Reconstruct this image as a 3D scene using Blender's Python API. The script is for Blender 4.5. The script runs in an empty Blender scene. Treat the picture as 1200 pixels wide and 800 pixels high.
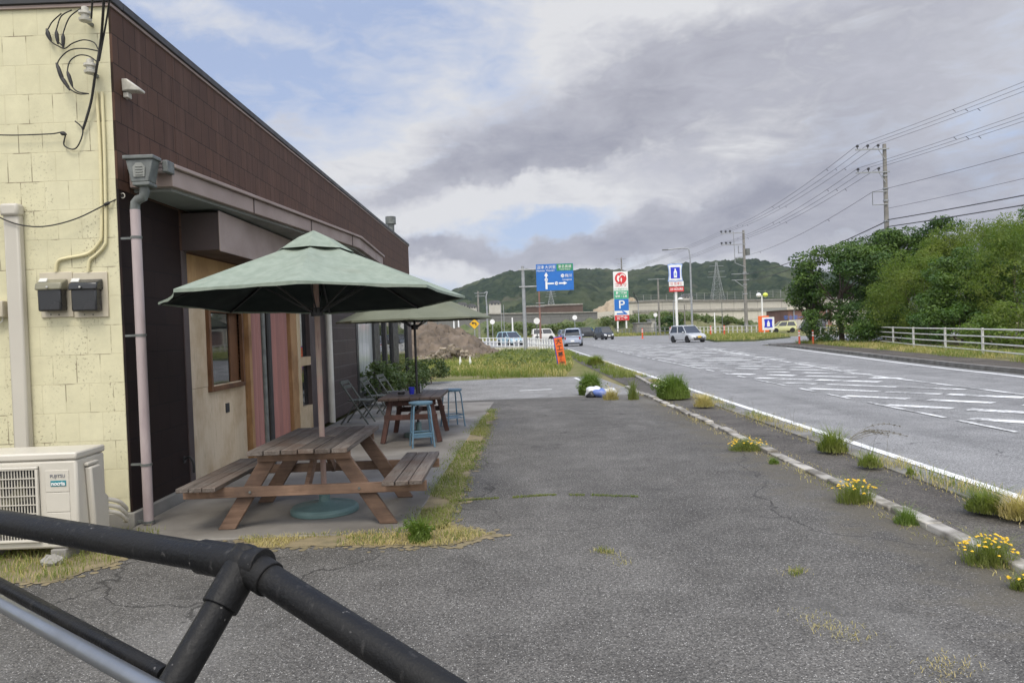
import bpy, math, random
import numpy as np
from mathutils import Vector, Matrix

SC = bpy.context.scene
COL = SC.collection
R = math.radians
random.seed(7)
RNG = np.random.default_rng(7)

# ------------------------------------------------------------------ camera
EYE = Vector((0.0, 0.0, 1.65))
FOC = 867.0            # focal length in pixels of the 1200 px wide photograph
ROLL = 0.037
PITCH = math.atan(13.0 / FOC)
right0 = Vector((1, 0, 0))
fwd = Vector((0, math.cos(PITCH), -math.sin(PITCH)))
up0 = Vector((0, math.sin(PITCH), math.cos(PITCH)))
ca, sa = math.cos(ROLL), math.sin(ROLL)
rgt = right0 * ca - up0 * sa
up = right0 * sa + up0 * ca
cam_data = bpy.data.cameras.new('camera')
cam_data.sensor_width = 36.0
cam_data.lens = 36.0 * FOC / 1200.0
cam_data.clip_start = 0.05
cam_data.clip_end = 6000
cam = bpy.data.objects.new('camera', cam_data)
COL.objects.link(cam)
cam.matrix_world = Matrix(((rgt.x, up.x, -fwd.x, EYE.x), (rgt.y, up.y, -fwd.y, EYE.y),
                           (rgt.z, up.z, -fwd.z, EYE.z), (0, 0, 0, 1)))
SC.camera = cam

def ray(x, y):
    return (fwd * FOC + rgt * (x - 600) - up * (y - 400)).normalized()
def P(x, y, d):            # point seen at pixel (x, y) at distance d along the road
    r = ray(x, y); return EYE + r * (d / r.y)
def G(x, y, z=0.0):        # point of the ground seen at pixel (x, y)
    r = ray(x, y); return EYE + r * ((z - EYE.z) / r.z)
WX = -3.52
def S(x, y, X=WX):         # point of the long side wall seen at pixel (x, y)
    r = ray(x, y); return EYE + r * ((X - EYE.x) / r.x)

# ------------------------------------------------------------------ node helpers
class NT:
    def __init__(s, tree): s.t = tree; s.n = tree.nodes; s.l = tree.links
    def new(s, typ, **kw):
        n = s.n.new(typ)
        for k, v in kw.items():
            if k == 'ins':
                for i, val in v.items(): s.put(n.inputs[i], val)
            else: setattr(n, k, v)
        return n
    def put(s, sock, val):
        if isinstance(val, bpy.types.NodeSocket): s.l.new(val, sock)
        else:
            if sock.type == 'RGBA' and len(val) == 3: val = (*val, 1)
            sock.default_value = val
    def math(s, op, a, b=0.0, c=0.0, clamp=False):
        n = s.n.new('ShaderNodeMath'); n.operation = op; n.use_clamp = clamp
        for i, v in enumerate((a, b, c)): s.put(n.inputs[i], v)
        return n.outputs[0]
    def mix(s, f, a, b, blend='MIX'):
        n = s.n.new('ShaderNodeMix'); n.data_type = 'RGBA'; n.blend_type = blend
        s.put(n.inputs[0], f); s.put(n.inputs[6], a); s.put(n.inputs[7], b)
        return n.outputs[2]
    def noise(s, vec, scale, detail=5, rough=0.55, dist=0.0):
        n = s.n.new('ShaderNodeTexNoise'); n.inputs['Scale'].default_value = scale
        n.inputs['Detail'].default_value = detail; n.inputs['Roughness'].default_value = rough
        n.inputs['Distortion'].default_value = dist
        if vec is not None: s.put(n.inputs['Vector'], vec)
        return n.outputs[0]
    def ramp(s, f, lo, hi, a=0.0, b=1.0):
        n = s.n.new('ShaderNodeMapRange'); n.clamp = True
        s.put(n.inputs[0], f)
        for i, v in zip((1, 2, 3, 4), (lo, hi, a, b)): n.inputs[i].default_value = v
        return n.outputs[0]
    def scalev(s, vec, sc):
        n = s.n.new('ShaderNodeMapping'); s.put(n.inputs[0], vec); n.inputs['Scale'].default_value = sc
        return n.outputs[0]
    def comb(s, x, y, z=0.0):
        n = s.n.new('ShaderNodeCombineXYZ')
        for i, v in enumerate((x, y, z)): s.put(n.inputs[i], v)
        return n.outputs[0]
    def sep(s, v):
        n = s.n.new('ShaderNodeSeparateXYZ'); s.put(n.inputs[0], v); return n.outputs
    def objc(s): return s.n.new('ShaderNodeTexCoord').outputs['Object']
    def pos(s): return s.n.new('ShaderNodeNewGeometry').outputs['Position']
    def island(s): return s.n.new('ShaderNodeNewGeometry').outputs['Random Per Island']
    def bump(s, h, strength, dist=0.01):
        n = s.n.new('ShaderNodeBump'); n.inputs['Strength'].default_value = strength
        n.inputs['Distance'].default_value = dist; s.put(n.inputs['Height'], h); return n.outputs[0]

# ------------------------------------------------------------------ sky, sun, exposure
SUN_EL, SUN_AZ = R(57), R(186)      # azimuth clockwise from +Y: behind the camera, a little to the left
world = bpy.data.worlds.new('World'); SC.world = world
world.use_nodes = True
w = NT(world.node_tree); w.n.clear()
sky = w.new('ShaderNodeTexSky', sky_type='NISHITA', sun_disc=False)
sky.sun_elevation = SUN_EL; sky.sun_rotation = SUN_AZ
sky.air_density = 1.0; sky.dust_density = 1.2; sky.ozone_density = 1.0
d = w.n.new('ShaderNodeTexCoord').outputs['Generated']
dx, dy, dz = w.sep(d)
az = w.math('ARCTAN2', dx, dy)
el = w.math('ARCSINE', dz)
zc = w.math('ADD', w.math('MAXIMUM', dz, 0.0), 0.10)
pv = w.comb(w.math('DIVIDE', dx, zc), w.math('DIVIDE', dy, zc), 0.0)
sv = w.comb(w.math('MULTIPLY', az, 1.0), w.math('MULTIPLY', el, 2.3), 0.0)
n_big = w.noise(pv, 0.55, 7, 0.6, 0.3)
n_fine = w.noise(sv, 7.0, 9, 0.62, 0.5)
n_mid = w.noise(w.comb(az, w.math('MULTIPLY', el, 2.6), 2.0), 15.0, 8, 0.62, 0.8)
n_warp = w.noise(sv, 3.2, 7, 0.65)
n_warp2 = w.noise(w.comb(az, el, 4.7), 4.5, 6, 0.6)
waz = w.math('ADD', az, w.math('MULTIPLY', w.math('SUBTRACT', n_warp, 0.5), 0.30))
wel = w.math('ADD', el, w.math('MULTIPLY', w.math('SUBTRACT', n_warp2, 0.5), 0.16))
def lobe(px, py, rx, ry, tilt=0.0, amp=1.0):
    """a cloud bank: centre direction, half sizes (in photograph pixels) and tilt"""
    r = ray(px, py); a0 = math.atan2(r.x, r.y); e0 = math.asin(r.z)
    u = w.math('SUBTRACT', waz, a0); v = w.math('SUBTRACT', wel, e0)
    c, s_ = math.cos(R(tilt)), math.sin(R(tilt))
    u2 = w.math('ADD', w.math('MULTIPLY', u, c), w.math('MULTIPLY', v, s_))
    v2 = w.math('SUBTRACT', w.math('MULTIPLY', v, c), w.math('MULTIPLY', u, s_))
    q = w.math('ADD', w.math('POWER', w.math('ABSOLUTE', w.math('MULTIPLY', u2, FOC / rx)), 2.0),
               w.math('POWER', w.math('ABSOLUTE', w.math('MULTIPLY', v2, FOC / ry)), 2.0))
    return w.math('MULTIPLY', w.math('EXPONENT', w.math('MULTIPLY', q, -1.0)), amp)
def total(ls):
    o = ls[0]
    for l in ls[1:]: o = w.math('ADD', o, l)
    return o
white = total([lobe(770, 40, 190, 60, 10), lobe(600, 232, 240, 26, 14, .95), lobe(545, 320, 150, 20, 0, 1.2),
               lobe(250, 25, 120, 14, -8, .5), lobe(420, 200, 130, 70, 15, .75), lobe(800, 190, 90, 50, 25, .7),
               lobe(1000, 60, 350, 200, 0, .8), lobe(900, 300, 300, 45, 0, .6), lobe(560, 60, 90, 60, 40, .35), lobe(640, 252, 75, 17, 5, -.55), lobe(590, 90, 60, 50, 30, -.5)])
rear = w.ramp(w.math('MULTIPLY', dy, -1.0), -0.35, 0.25)
white = w.math('ADD', white, w.math('MULTIPLY', rear, 0.75))  # unseen white cloud added behind the camera to make its light less blue
wm = w.ramp(w.math('ADD', white, w.math('ADD', w.math('MULTIPLY', w.math('SUBTRACT', n_big, 0.5), 0.9),
            w.math('ADD', w.math('MULTIPLY', w.math('SUBTRACT', n_fine, 0.5), 1.0), w.math('MULTIPLY', w.math('SUBTRACT', n_mid, 0.5), 0.9)))), 0.05, 0.80)
grey = total([lobe(690, 145, 190, 52, 16, 1.15), lobe(540, 205, 150, 24, 12, .75), lobe(720, 272, 270, 20, 7, 1.0),
              lobe(1090, 170, 250, 150, 0, .62), lobe(905, 165, 150, 50, 15, .35), lobe(650, 250, 85, 16, 5, -.55), lobe(620, 215, 120, 14, 14, -.5), lobe(500, 296, 80, 13, 0, .7), lobe(930, 250, 160, 30, 6, .5),
              lobe(1150, 290, 250, 50, 0, .55), lobe(1030, 20, 200, 50, 0, .40), lobe(300, 150, 90, 20, 15, .25)])
gm = w.ramp(w.math('ADD', grey, w.math('ADD', w.math('MULTIPLY', w.math('SUBTRACT', n_big, 0.5), 0.6),
            w.math('ADD', w.math('MULTIPLY', w.math('SUBTRACT', n_fine, 0.5), 1.5), w.math('MULTIPLY', w.math('SUBTRACT', n_mid, 0.5), 1.1)))), 0.22, 0.80)
# unseen sky overhead and behind the camera brightened to light walls and ground
behind = w.ramp(w.math('ADD', w.math('MULTIPLY', dy, -0.50), w.math('MULTIPLY', dz, 1.15)), 0.0, 1.1, 1.0, 2.5)
blue = w.mix(0.70, sky.outputs[0], (3.5, 4.15, 5.9))
thin = w.mix(wm, blue, (5.45, 5.5, 5.7))
core = w.math('SUBTRACT', w.math('ADD', w.math('ADD', w.math('MULTIPLY', n_fine, 0.6), w.math('MULTIPLY', n_mid, 0.4)), w.math('MULTIPLY', n_big, 0.35)), w.math('MULTIPLY', grey, 0.22))
shade = w.mix(w.ramp(core, 0.25, 0.68), (2.3, 2.36, 2.85), (3.85, 3.92, 4.45))
cloudy = w.mix(w.math('MULTIPLY', gm, 0.93), thin, shade)
mul = w.new('ShaderNodeVectorMath', operation='SCALE'); w.put(mul.inputs[0], cloudy); w.put(mul.inputs['Scale'], behind)
bg = w.new('ShaderNodeBackground'); bg.inputs['Strength'].default_value = 0.10
w.put(bg.inputs['Color'], mul.outputs[0])
wo = w.new('ShaderNodeOutputWorld'); w.l.new(bg.outputs[0], wo.inputs['Surface'])

sun_data = bpy.data.lights.new('sun', 'SUN')
sun_data.energy = 1.5; sun_data.angle = R(22); sun_data.color = (1.0, 0.93, 0.82)
sun = bpy.data.objects.new('sun', sun_data); COL.objects.link(sun)
to_sun = Vector((math.cos(SUN_EL) * math.sin(SUN_AZ), math.cos(SUN_EL) * math.cos(SUN_AZ), math.sin(SUN_EL)))
sun.rotation_euler = to_sun.to_track_quat('Z', 'Y').to_euler()
sun.location = to_sun * 60
vs = SC.view_settings
vs.view_transform = 'Standard'; vs.look = 'None'; vs.exposure = 0.45; vs.gamma = 1.0; vs.use_curve_mapping = False

# ------------------------------------------------------------------ materials
def principled(name):
    m = bpy.data.materials.new(name); m.use_nodes = True
    t = NT(m.node_tree); b = t.n['Principled BSDF']; return m, t, b
def M(name, c1, c2=None, scale=6.0, rough=0.6, bump=0.0, bscale=None, metal=0.0, spec=0.5, stretch=(1, 1, 1),
      island=0.0, lo=0.35, hi=0.65, detail=6, rvar=0.12):
    m, t, b = principled(name)
    c2 = c2 or tuple(v * 0.8 for v in c1)
    v = t.scalev(t.objc(), stretch)
    n = t.noise(v, scale, detail)
    col = t.mix(t.ramp(n, lo, hi), c1, c2)
    if island:
        k = t.ramp(t.island(), 0, 1, 1 - island, 1 + island)
        col = t.mix(1.0, col, t.comb(k, k, k), 'MULTIPLY')
    t.put(b.inputs['Base Color'], col)
    t.put(b.inputs['Roughness'], t.ramp(n, 0.3, 0.7, max(0.02, rough - rvar), min(1, rough + rvar)))
    b.inputs['Metallic'].default_value = metal
    b.inputs['Specular IOR Level'].default_value = spec
    if bump:
        t.put(b.inputs['Normal'], t.bump(t.noise(v, bscale or scale * 4, 4), bump, 0.01))
    return m

def wood(name, c1, c2, c3, axis=1, rough=0.75, island=0.25):
    """weathered timber, grain running along one axis"""
    m, t, b = principled(name)
    st = [26.0, 26.0, 26.0]; st[axis] = 1.6
    v = t.scalev(t.objc(), st)
    n = t.noise(v, 1.0, 7, 0.65, 0.8)
    n2 = t.noise(t.objc(), 2.6, 4)
    col = t.mix(t.ramp(n, 0.32, 0.66), c1, c2)
    col = t.mix(t.ramp(n2, 0.45, 0.7), col, c3)
    col = t.mix(t.ramp(t.noise(v, 2.7, 3), 0.62, 0.70, 0, 0.6), col, tuple(x * 0.35 for x in c1))
    k = t.ramp(t.island(), 0, 1, 1 - island, 1 + island)
    t.put(b.inputs['Base Color'], t.mix(1.0, col, t.comb(k, k, k), 'MULTIPLY'))
    b.inputs['Roughness'].default_value = rough
    b.inputs['Specular IOR Level'].default_value = 0.25
    t.put(b.inputs['Normal'], t.bump(n, 0.35, 0.004))
    return m

def asphalt(name, dark, light, speck, patch=0.35, bump=0.5, streak=False, dirt=None):
    m, t, b = principled(name)
    p = t.pos()
    big = t.noise(p, patch, 6, 0.6)
    mid = t.noise(p, 3.0, 6, 0.65)
    fine = t.noise(p, 95.0, 2, 0.5)
    vo = t.new('ShaderNodeTexVoronoi', feature='F1'); vo.inputs['Scale'].default_value = 105; t.put(vo.inputs['Vector'], p)
    col = t.mix(t.ramp(t.math('ADD', t.math('MULTIPLY', big, 0.6), t.math('MULTIPLY', mid, 0.4)), 0.36, 0.64), dark, light)
    k = t.math('MULTIPLY', t.ramp(fine, 0.32, 0.68, 0.50, 1.5), t.ramp(t.noise(p, 42.0, 3, 0.6), 0.32, 0.68, 0.55, 1.45))
    col = t.mix(1.0, col, t.comb(k, k, k), 'MULTIPLY')
    rnd = t.sep(vo.outputs['Color'])[0]
    st = t.math('MULTIPLY', t.ramp(rnd, 0.78, 0.98), t.ramp(vo.outputs['Distance'], 0.30, 0.42, 1, 0))
    k = t.ramp(t.noise(p, 1.1, 6, 0.7), 0.35, 0.65, 0.80, 1.14)
    col = t.mix(1.0, col, t.comb(k, k, k), 'MULTIPLY')
    col = t.mix(t.math('MULTIPLY', st, 0.9), col, speck)
    st2 = t.math('MULTIPLY', t.ramp(rnd, 0.12, 0.16, 1, 0), t.ramp(vo.outputs['Distance'], 0.30, 0.42, 1, 0))
    col = t.mix(t.math('MULTIPLY', st2, 0.55), col, tuple(x * 0.3 for x in dark))
    if streak:       # tyre-polished lanes along the road
        s = t.noise(t.scalev(p, (1.0, 0.02, 1.0)), 1.1, 4)
        k = t.ramp(s, 0.35, 0.65, 0.86, 1.12)
        col = t.mix(1.0, col, t.comb(k, k, k), 'MULTIPLY')
    if dirt is not None:      # earth and moss washed against the kerb, oil drips in the open
        q = t.sep(p)
        e = t.math('ADD', t.ramp(q[0], 1.9, 3.1, 0.0, 0.55), t.math('SUBTRACT', mid, 0.5))
        col = t.mix(t.ramp(e, 0.25, 0.5, 0, 0.75), col, dirt)
        oil = t.math('MULTIPLY', t.ramp(t.noise(p, 0.75, 4, 0.55), 0.60, 0.68), t.ramp(t.noise(p, 6.0, 4), 0.40, 0.6))
        col = t.mix(t.math('MULTIPLY', oil, 0.5), col, tuple(x * 0.45 for x in dark))
        pale = t.ramp(t.noise(t.scalev(p, (1.0, 0.35, 1.0)), 0.55, 5, 0.6), 0.56, 0.66)
        col = t.mix(t.math('MULTIPLY', pale, 0.28), col, (0.26, 0.25, 0.23))
    # thin meandering cracks
    cv = t.new('ShaderNodeTexVoronoi', feature='DISTANCE_TO_EDGE'); cv.inputs['Scale'].default_value = 0.27
    wv = t.new('ShaderNodeVectorMath', operation='ADD')
    nn = t.new('ShaderNodeTexNoise'); nn.inputs['Scale'].default_value = 1.3; t.put(nn.inputs['Vector'], p); nn.inputs['Detail'].default_value = 5
    t.put(wv.inputs[0], p); t.put(wv.inputs[1], nn.outputs['Color']); t.put(cv.inputs['Vector'], wv.outputs[0])
    crack = t.math('MULTIPLY', t.ramp(cv.outputs['Distance'], 0.0015, 0.004, 1, 0), t.ramp(t.noise(p, 0.5, 3), 0.45, 0.55))
    col = t.mix(t.math('MULTIPLY', crack, 0.7), col, tuple(x * 0.3 for x in dark))
    t.put(b.inputs['Base Color'], col)
    b.inputs['Roughness'].default_value = 0.85
    b.inputs['Specular IOR Level'].default_value = 0.3
    h = t.math('ADD', fine, t.math('MULTIPLY', vo.outputs['Distance'], -0.8))
    t.put(b.inputs['Normal'], t.bump(h, bump, 0.006))
    return m

def blocks(name, ax, c1, c2, mortar, bw, rh, peel=None, rough=0.8, mw=0.006, bump=0.6, streaks=0.0, rowoff=0.5, squash=1.0):
    """painted block work; ax = which object axis runs along the wall"""
    m, t, b = principled(name)
    o = t.sep(t.objc()); v = t.comb(o[ax], o[2], 0.0)
    br = t.new('ShaderNodeTexBrick'); br.offset = rowoff; br.squash = squash
    t.put(br.inputs['Vector'], v)
    for k, val in (('Color1', c1), ('Color2', c2), ('Mortar', mortar)): t.put(br.inputs[k], val)
    br.inputs['Scale'].default_value = 1.0; br.inputs['Mortar Size'].default_value = mw
    br.inputs['Mortar Smooth'].default_value = 0.3; br.inputs['Brick Width'].default_value = bw
    br.inputs['Row Height'].default_value = rh; br.inputs['Bias'].default_value = 0.0
    n = t.noise(t.objc(), 5.0, 7, 0.65)
    k = t.ramp(n, 0.3, 0.7, 0.90, 1.07)
    col = t.mix(1.0, br.outputs['Color'], t.comb(k, k, k), 'MULTIPLY')
    if streaks:
        s = t.noise(t.scalev(t.objc(), (9.0, 9.0, 0.5)), 1.0, 5)
        col = t.mix(t.ramp(s, 0.5, 0.75, 0, streaks), col, tuple(x * 1.7 + 0.02 for x in c1))
    rgh = t.noise(t.objc(), 60.0, 4, 0.6)
    if peel:
        reg = t.noise(t.scalev(t.objc(), (3.0, 3.0, 0.9)), 0.9, 3)
        spk = t.noise(t.objc(), 42.0, 3, 0.6)
        low = t.ramp(o[2], 4.3, 2.6, 0.0, 1.0)
        ms = t.math('MULTIPLY', t.math('MULTIPLY', t.ramp(reg, 0.46, 0.60), t.ramp(spk, 0.585, 0.625)), low)
        col = t.mix(t.math('MULTIPLY', ms, 0.75), col, peel)
        jn = t.math('MULTIPLY', br.outputs['Fac'], t.ramp(t.noise(t.objc(), 3.0, 4), 0.52, 0.6))
        col = t.mix(t.math('MULTIPLY', jn, 0.7), col, peel)
    t.put(b.inputs['Base Color'], col)
    b.inputs['Roughness'].default_value = rough
    b.inputs['Specular IOR Level'].default_value = 0.12
    h = t.math('ADD', t.math('MULTIPLY', br.outputs['Fac'], -1.0), t.math('MULTIPLY', rgh, 0.35))
    t.put(b.inputs['Normal'], t.bump(h, bump, 0.006))
    return m

def leaf_mat(name, c1, c2, c3=None, rough=0.55, trans=0.25):
    m, t, b = principled(name)
    r = t.island()
    col = t.mix(r, c1, c2)
    n = t.noise(t.objc(), 0.55, 4)
    col = t.mix(t.ramp(n, 0.42, 0.66, 0, 0.8), col, c3 or tuple(x * 1.5 for x in c2))
    t.put(b.inputs['Base Color'], col)
    b.inputs['Roughness'].default_value = rough
    b.inputs['Specular IOR Level'].default_value = 0.3
    tr = t.new('ShaderNodeBsdfTranslucent'); t.put(tr.inputs['Color'], t.mix(1.0, col, (2.0, 2.2, 0.9), 'MULTIPLY'))
    ms = t.new('ShaderNodeMixShader'); ms.inputs[0].default_value = trans
    out = t.n['Material Output']
    t.l.new(b.outputs[0], ms.inputs[1]); t.l.new(tr.outputs[0], ms.inputs[2]); t.l.new(ms.outputs[0], out.inputs['Surface'])
    return m

def glass_mat(name, tint=(0.012, 0.014, 0.015), rough=0.03, spec=0.9):
    m, t, b = principled(name)
    n = t.noise(t.objc(), 2.0, 3)
    t.put(b.inputs['Base Color'], t.mix(n, tint, tuple(x * 1.8 for x in tint)))
    b.inputs['Roughness'].default_value = rough
    b.inputs['Specular IOR Level'].default_value = spec
    b.inputs['IOR'].default_value = 1.6
    t.put(b.inputs['Normal'], t.bump(t.noise(t.objc(), 1.2, 2), 0.05, 0.02))
    return m

# ------------------------------------------------------------------ mesh helpers
class MB:
    """collects shapes in world (or local) coordinates and links them as ONE mesh object"""
    def __init__(s): s.v = []; s.f = []; s.mi = []; s.cur = 0
    def add(s, vs_, fs):
        o = len(s.v); s.v += [tuple(p) for p in vs_]; s.f += [tuple(i + o for i in f) for f in fs]; s.mi += [s.cur] * len(fs); return s
    def box(s, x0, x1, y0, y1, z0, z1):
        return s.add([(x, y, z) for z in (z0, z1) for y in (y0, y1) for x in (x0, x1)],
                     [(0, 2, 3, 1), (4, 5, 7, 6), (0, 1, 5, 4), (2, 6, 7, 3), (0, 4, 6, 2), (1, 3, 7, 5)])
    def bar(s, a, b, wx, wz, upv=(0, 0, 1)):
        """a square-section bar from a to b"""
        a, b = Vector(a), Vector(b); t = (b - a).normalized(); u = Vector(upv)
        if abs(t.dot(u)) > 0.97: u = Vector((0, 1, 0))
        sd = t.cross(u).normalized(); u = sd.cross(t).normalized()
        vs_ = [p + sd * (wx / 2 * i) + u * (wz / 2 * j) for p in (a, b) for i, j in ((-1, -1), (1, -1), (1, 1), (-1, 1))]
        return s.add(vs_, [(3, 2, 1, 0), (4, 5, 6, 7), (0, 1, 5, 4), (1, 2, 6, 5), (2, 3, 7, 6), (3, 0, 4, 7)])
    def tube(s, pts, r, seg=10, cap=True):
        pts = [Vector(p) for p in pts]; rs = r if isinstance(r, (list, tuple)) else [r] * len(pts)
        vs_, fs = [], []; prev = None
        for i, p in enumerate(pts):
            t = (pts[min(i + 1, len(pts) - 1)] - pts[max(i - 1, 0)]).normalized()
            if prev is None:
                u = t.orthogonal().normalized()
            else:
                u = prev - t * prev.dot(t); u = u.normalized() if u.length > 1e-6 else t.orthogonal().normalized()
            prev = u; v = t.cross(u)
            for k in range(seg):
                an = 2 * math.pi * k / seg
                vs_.append(p + (u * math.cos(an) + v * math.sin(an)) * rs[i])
        for i in range(len(pts) - 1):
            for k in range(seg):
                a = i * seg + k; b = i * seg + (k + 1) % seg
                fs.append((a, b, b + seg, a + seg))
        if cap:
            fs.append(tuple(reversed(range(seg)))); fs.append(tuple(range((len(pts) - 1) * seg, len(pts) * seg)))
        return s.add(vs_, fs)
    def lathe(s, c, prof, seg=24, sx=1.0, sy=1.0):
        c = Vector(c); vs_, fs = [], []
        for r, z in prof:
            for k in range(seg):
                an = 2 * math.pi * k / seg
                vs_.append(c + Vector((r * sx * math.cos(an), r * sy * math.sin(an), z)))
        for i in range(len(prof) - 1):
            for k in range(seg):
                a = i * seg + k; b = i * seg + (k + 1) % seg
                fs.append((a, b, b + seg, a + seg))
        fs.append(tuple(reversed(range(seg)))); fs.append(tuple(range((len(prof) - 1) * seg, len(prof) * seg)))
        return s.add(vs_, fs)
    def prism(s, poly, off):
        """polygon (3-D points) extruded by the vector off"""
        n = len(poly); off = Vector(off); a = [Vector(p) for p in poly]; b = [p + off for p in a]
        fs = [tuple(reversed(range(n))), tuple(range(n, 2 * n))] + [(i, (i + 1) % n, (i + 1) % n + n, i + n) for i in range(n)]
        return s.add(a + b, fs)
    def face(s, pts): return s.add(pts, [tuple(range(len(pts)))])
    def ball(s, c, rx, ry=None, rz=None, seg=12, ring=8):
        ry = ry or rx; rz = rz or rx
        prof = [(math.sin(math.pi * i / ring), -math.cos(math.pi * i / ring)) for i in range(1, ring)]
        c = Vector(c); vs_, fs = [c + Vector((0, 0, -rz))], []
        for r, z in prof:
            for k in range(seg):
                an = 2 * math.pi * k / seg
                vs_.append(c + Vector((rx * r * math.cos(an), ry * r * math.sin(an), rz * z)))
        vs_.append(c + Vector((0, 0, rz))); L = len(vs_) - 1
        for k in range(seg): fs.append((0, 1 + (k + 1) % seg, 1 + k))
        for i in range(len(prof) - 1):
            for k in range(seg):
                a = 1 + i * seg + k; b = 1 + i * seg + (k + 1) % seg
                fs.append((a, b, b + seg, a + seg))
        o = 1 + (len(prof) - 1) * seg
        for k in range(seg): fs.append((o + k, o + (k + 1) % seg, L))
        return s.add(vs_, fs)
    def build(s, name, m, parent=None, smooth=35, bevel=0.0, local=False):
        """local: the vertices are already in the parent's frame; else they are world coordinates"""
        me = bpy.data.meshes.new(name)
        off = Vector((0, 0, 0))
        if parent is not None and not local:
            q = parent
            while q is not None: off += q.location; q = q.parent
        me.from_pydata([(p[0] - off.x, p[1] - off.y, p[2] - off.z) for p in s.v], [], s.f)
        for mm in (m if isinstance(m, (list, tuple)) else [m]): me.materials.append(mm)
        if isinstance(m, (list, tuple)): me.polygons.foreach_set('material_index', s.mi)
        me.validate(); me.update()
        if smooth:
            me.shade_smooth(); me.set_sharp_from_angle(angle=R(smooth))
        o = bpy.data.objects.new(name, me); COL.objects.link(o)
        if parent is not None: o.parent = parent
        if bevel:
            bm_ = o.modifiers.new('bevel', 'BEVEL'); bm_.width = bevel; bm_.segments = 2; bm_.limit_method = 'ANGLE'; bm_.angle_limit = R(40)
        return o

def fast_mesh(name, verts, nper, m, parent=None):
    """many separate small polygons of nper corners each, verts (N*nper, 3)"""
    verts = np.asarray(verts, dtype=np.float32).reshape(-1, 3)
    if parent is not None:
        q = parent; off = Vector((0, 0, 0))
        while q is not None: off += q.location; q = q.parent
        verts = verts - np.array(off, dtype=np.float32)
    n = len(verts) // nper
    me = bpy.data.meshes.new(name)
    me.vertices.add(len(verts)); me.vertices.foreach_set('co', verts.ravel())
    me.loops.add(n * nper); me.loops.foreach_set('vertex_index', np.arange(n * nper, dtype=np.int32))
    me.polygons.add(n); me.polygons.foreach_set('loop_start', np.arange(n, dtype=np.int32) * nper)
    me.polygons.foreach_set('loop_total', np.full(n, nper, dtype=np.int32))
    me.materials.append(m); me.update(calc_edges=True)
    o = bpy.data.objects.new(name, me); COL.objects.link(o)
    if parent is not None: o.parent = parent
    return o

def grid_mesh(name, X, Y, Z, m, parent=None, smooth=True):
    a, b = X.shape
    verts = np.stack([X, Y, Z], -1).reshape(-1, 3)
    if parent is not None: verts = verts - np.array(parent.location)
    idx = np.arange(a * b).reshape(a, b)
    q = np.stack([idx[:-1, :-1], idx[1:, :-1], idx[1:, 1:], idx[:-1, 1:]], -1).reshape(-1, 4)
    me = bpy.data.meshes.new(name)
    me.vertices.add(a * b); me.vertices.foreach_set('co', verts.astype(np.float32).ravel())
    me.loops.add(q.size); me.loops.foreach_set('vertex_index', q.astype(np.int32).ravel())
    me.polygons.add(len(q)); me.polygons.foreach_set('loop_start', np.arange(len(q), dtype=np.int32) * 4)
    me.polygons.foreach_set('loop_total', np.full(len(q), 4, dtype=np.int32))
    me.materials.append(m); me.update(calc_edges=True)
    if smooth: me.shade_smooth()
    o = bpy.data.objects.new(name, me); COL.objects.link(o)
    if parent is not None: o.parent = parent
    return o

def tag(o, label=None, cat=None, group=None, kind=None):
    if label: o['label'] = label
    if cat: o['category'] = cat
    if group: o['group'] = group
    if kind: o['kind'] = kind
    return o
def thing(name, loc, label, cat, group=None, rz=0.0):
    o = bpy.data.objects.new(name, None); COL.objects.link(o)
    o.location = loc; o.rotation_euler = (0, 0, rz); o.empty_display_size = 0.2
    return tag(o, label, cat, group)
def copy_tree(o, parent=None):
    c = o.copy(); COL.objects.link(c); c.parent = parent
    for ch in o.children: copy_tree(ch, c)
    return c
def struct(o): o['kind'] = 'structure'; return o
def stuff(o, label, cat): return tag(o, label, cat, None, 'stuff')

def text(name, s, size, m, parent, loc, rot=(R(90), 0, 0), align='CENTER', sx=1.0, bold=0.0):
    cu = bpy.data.curves.new(name, 'FONT'); cu.body = s; cu.size = size; cu.align_x = align; cu.align_y = 'CENTER'
    cu.offset = bold; cu.extrude = 0.002
    o = bpy.data.objects.new(name, cu); COL.objects.link(o)
    bpy.context.view_layer.update()
    me = bpy.data.meshes.new_from_object(o.evaluated_get(bpy.context.evaluated_depsgraph_get()))
    bpy.data.objects.remove(o); bpy.data.curves.remove(cu)
    me.name = name; me.materials.clear(); me.materials.append(m)
    r = bpy.data.objects.new(name, me); COL.objects.link(r)
    r.location = loc; r.rotation_euler = rot; r.scale = (sx, 1, 1)
    if parent is not None: r.parent = parent
    return r

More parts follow.
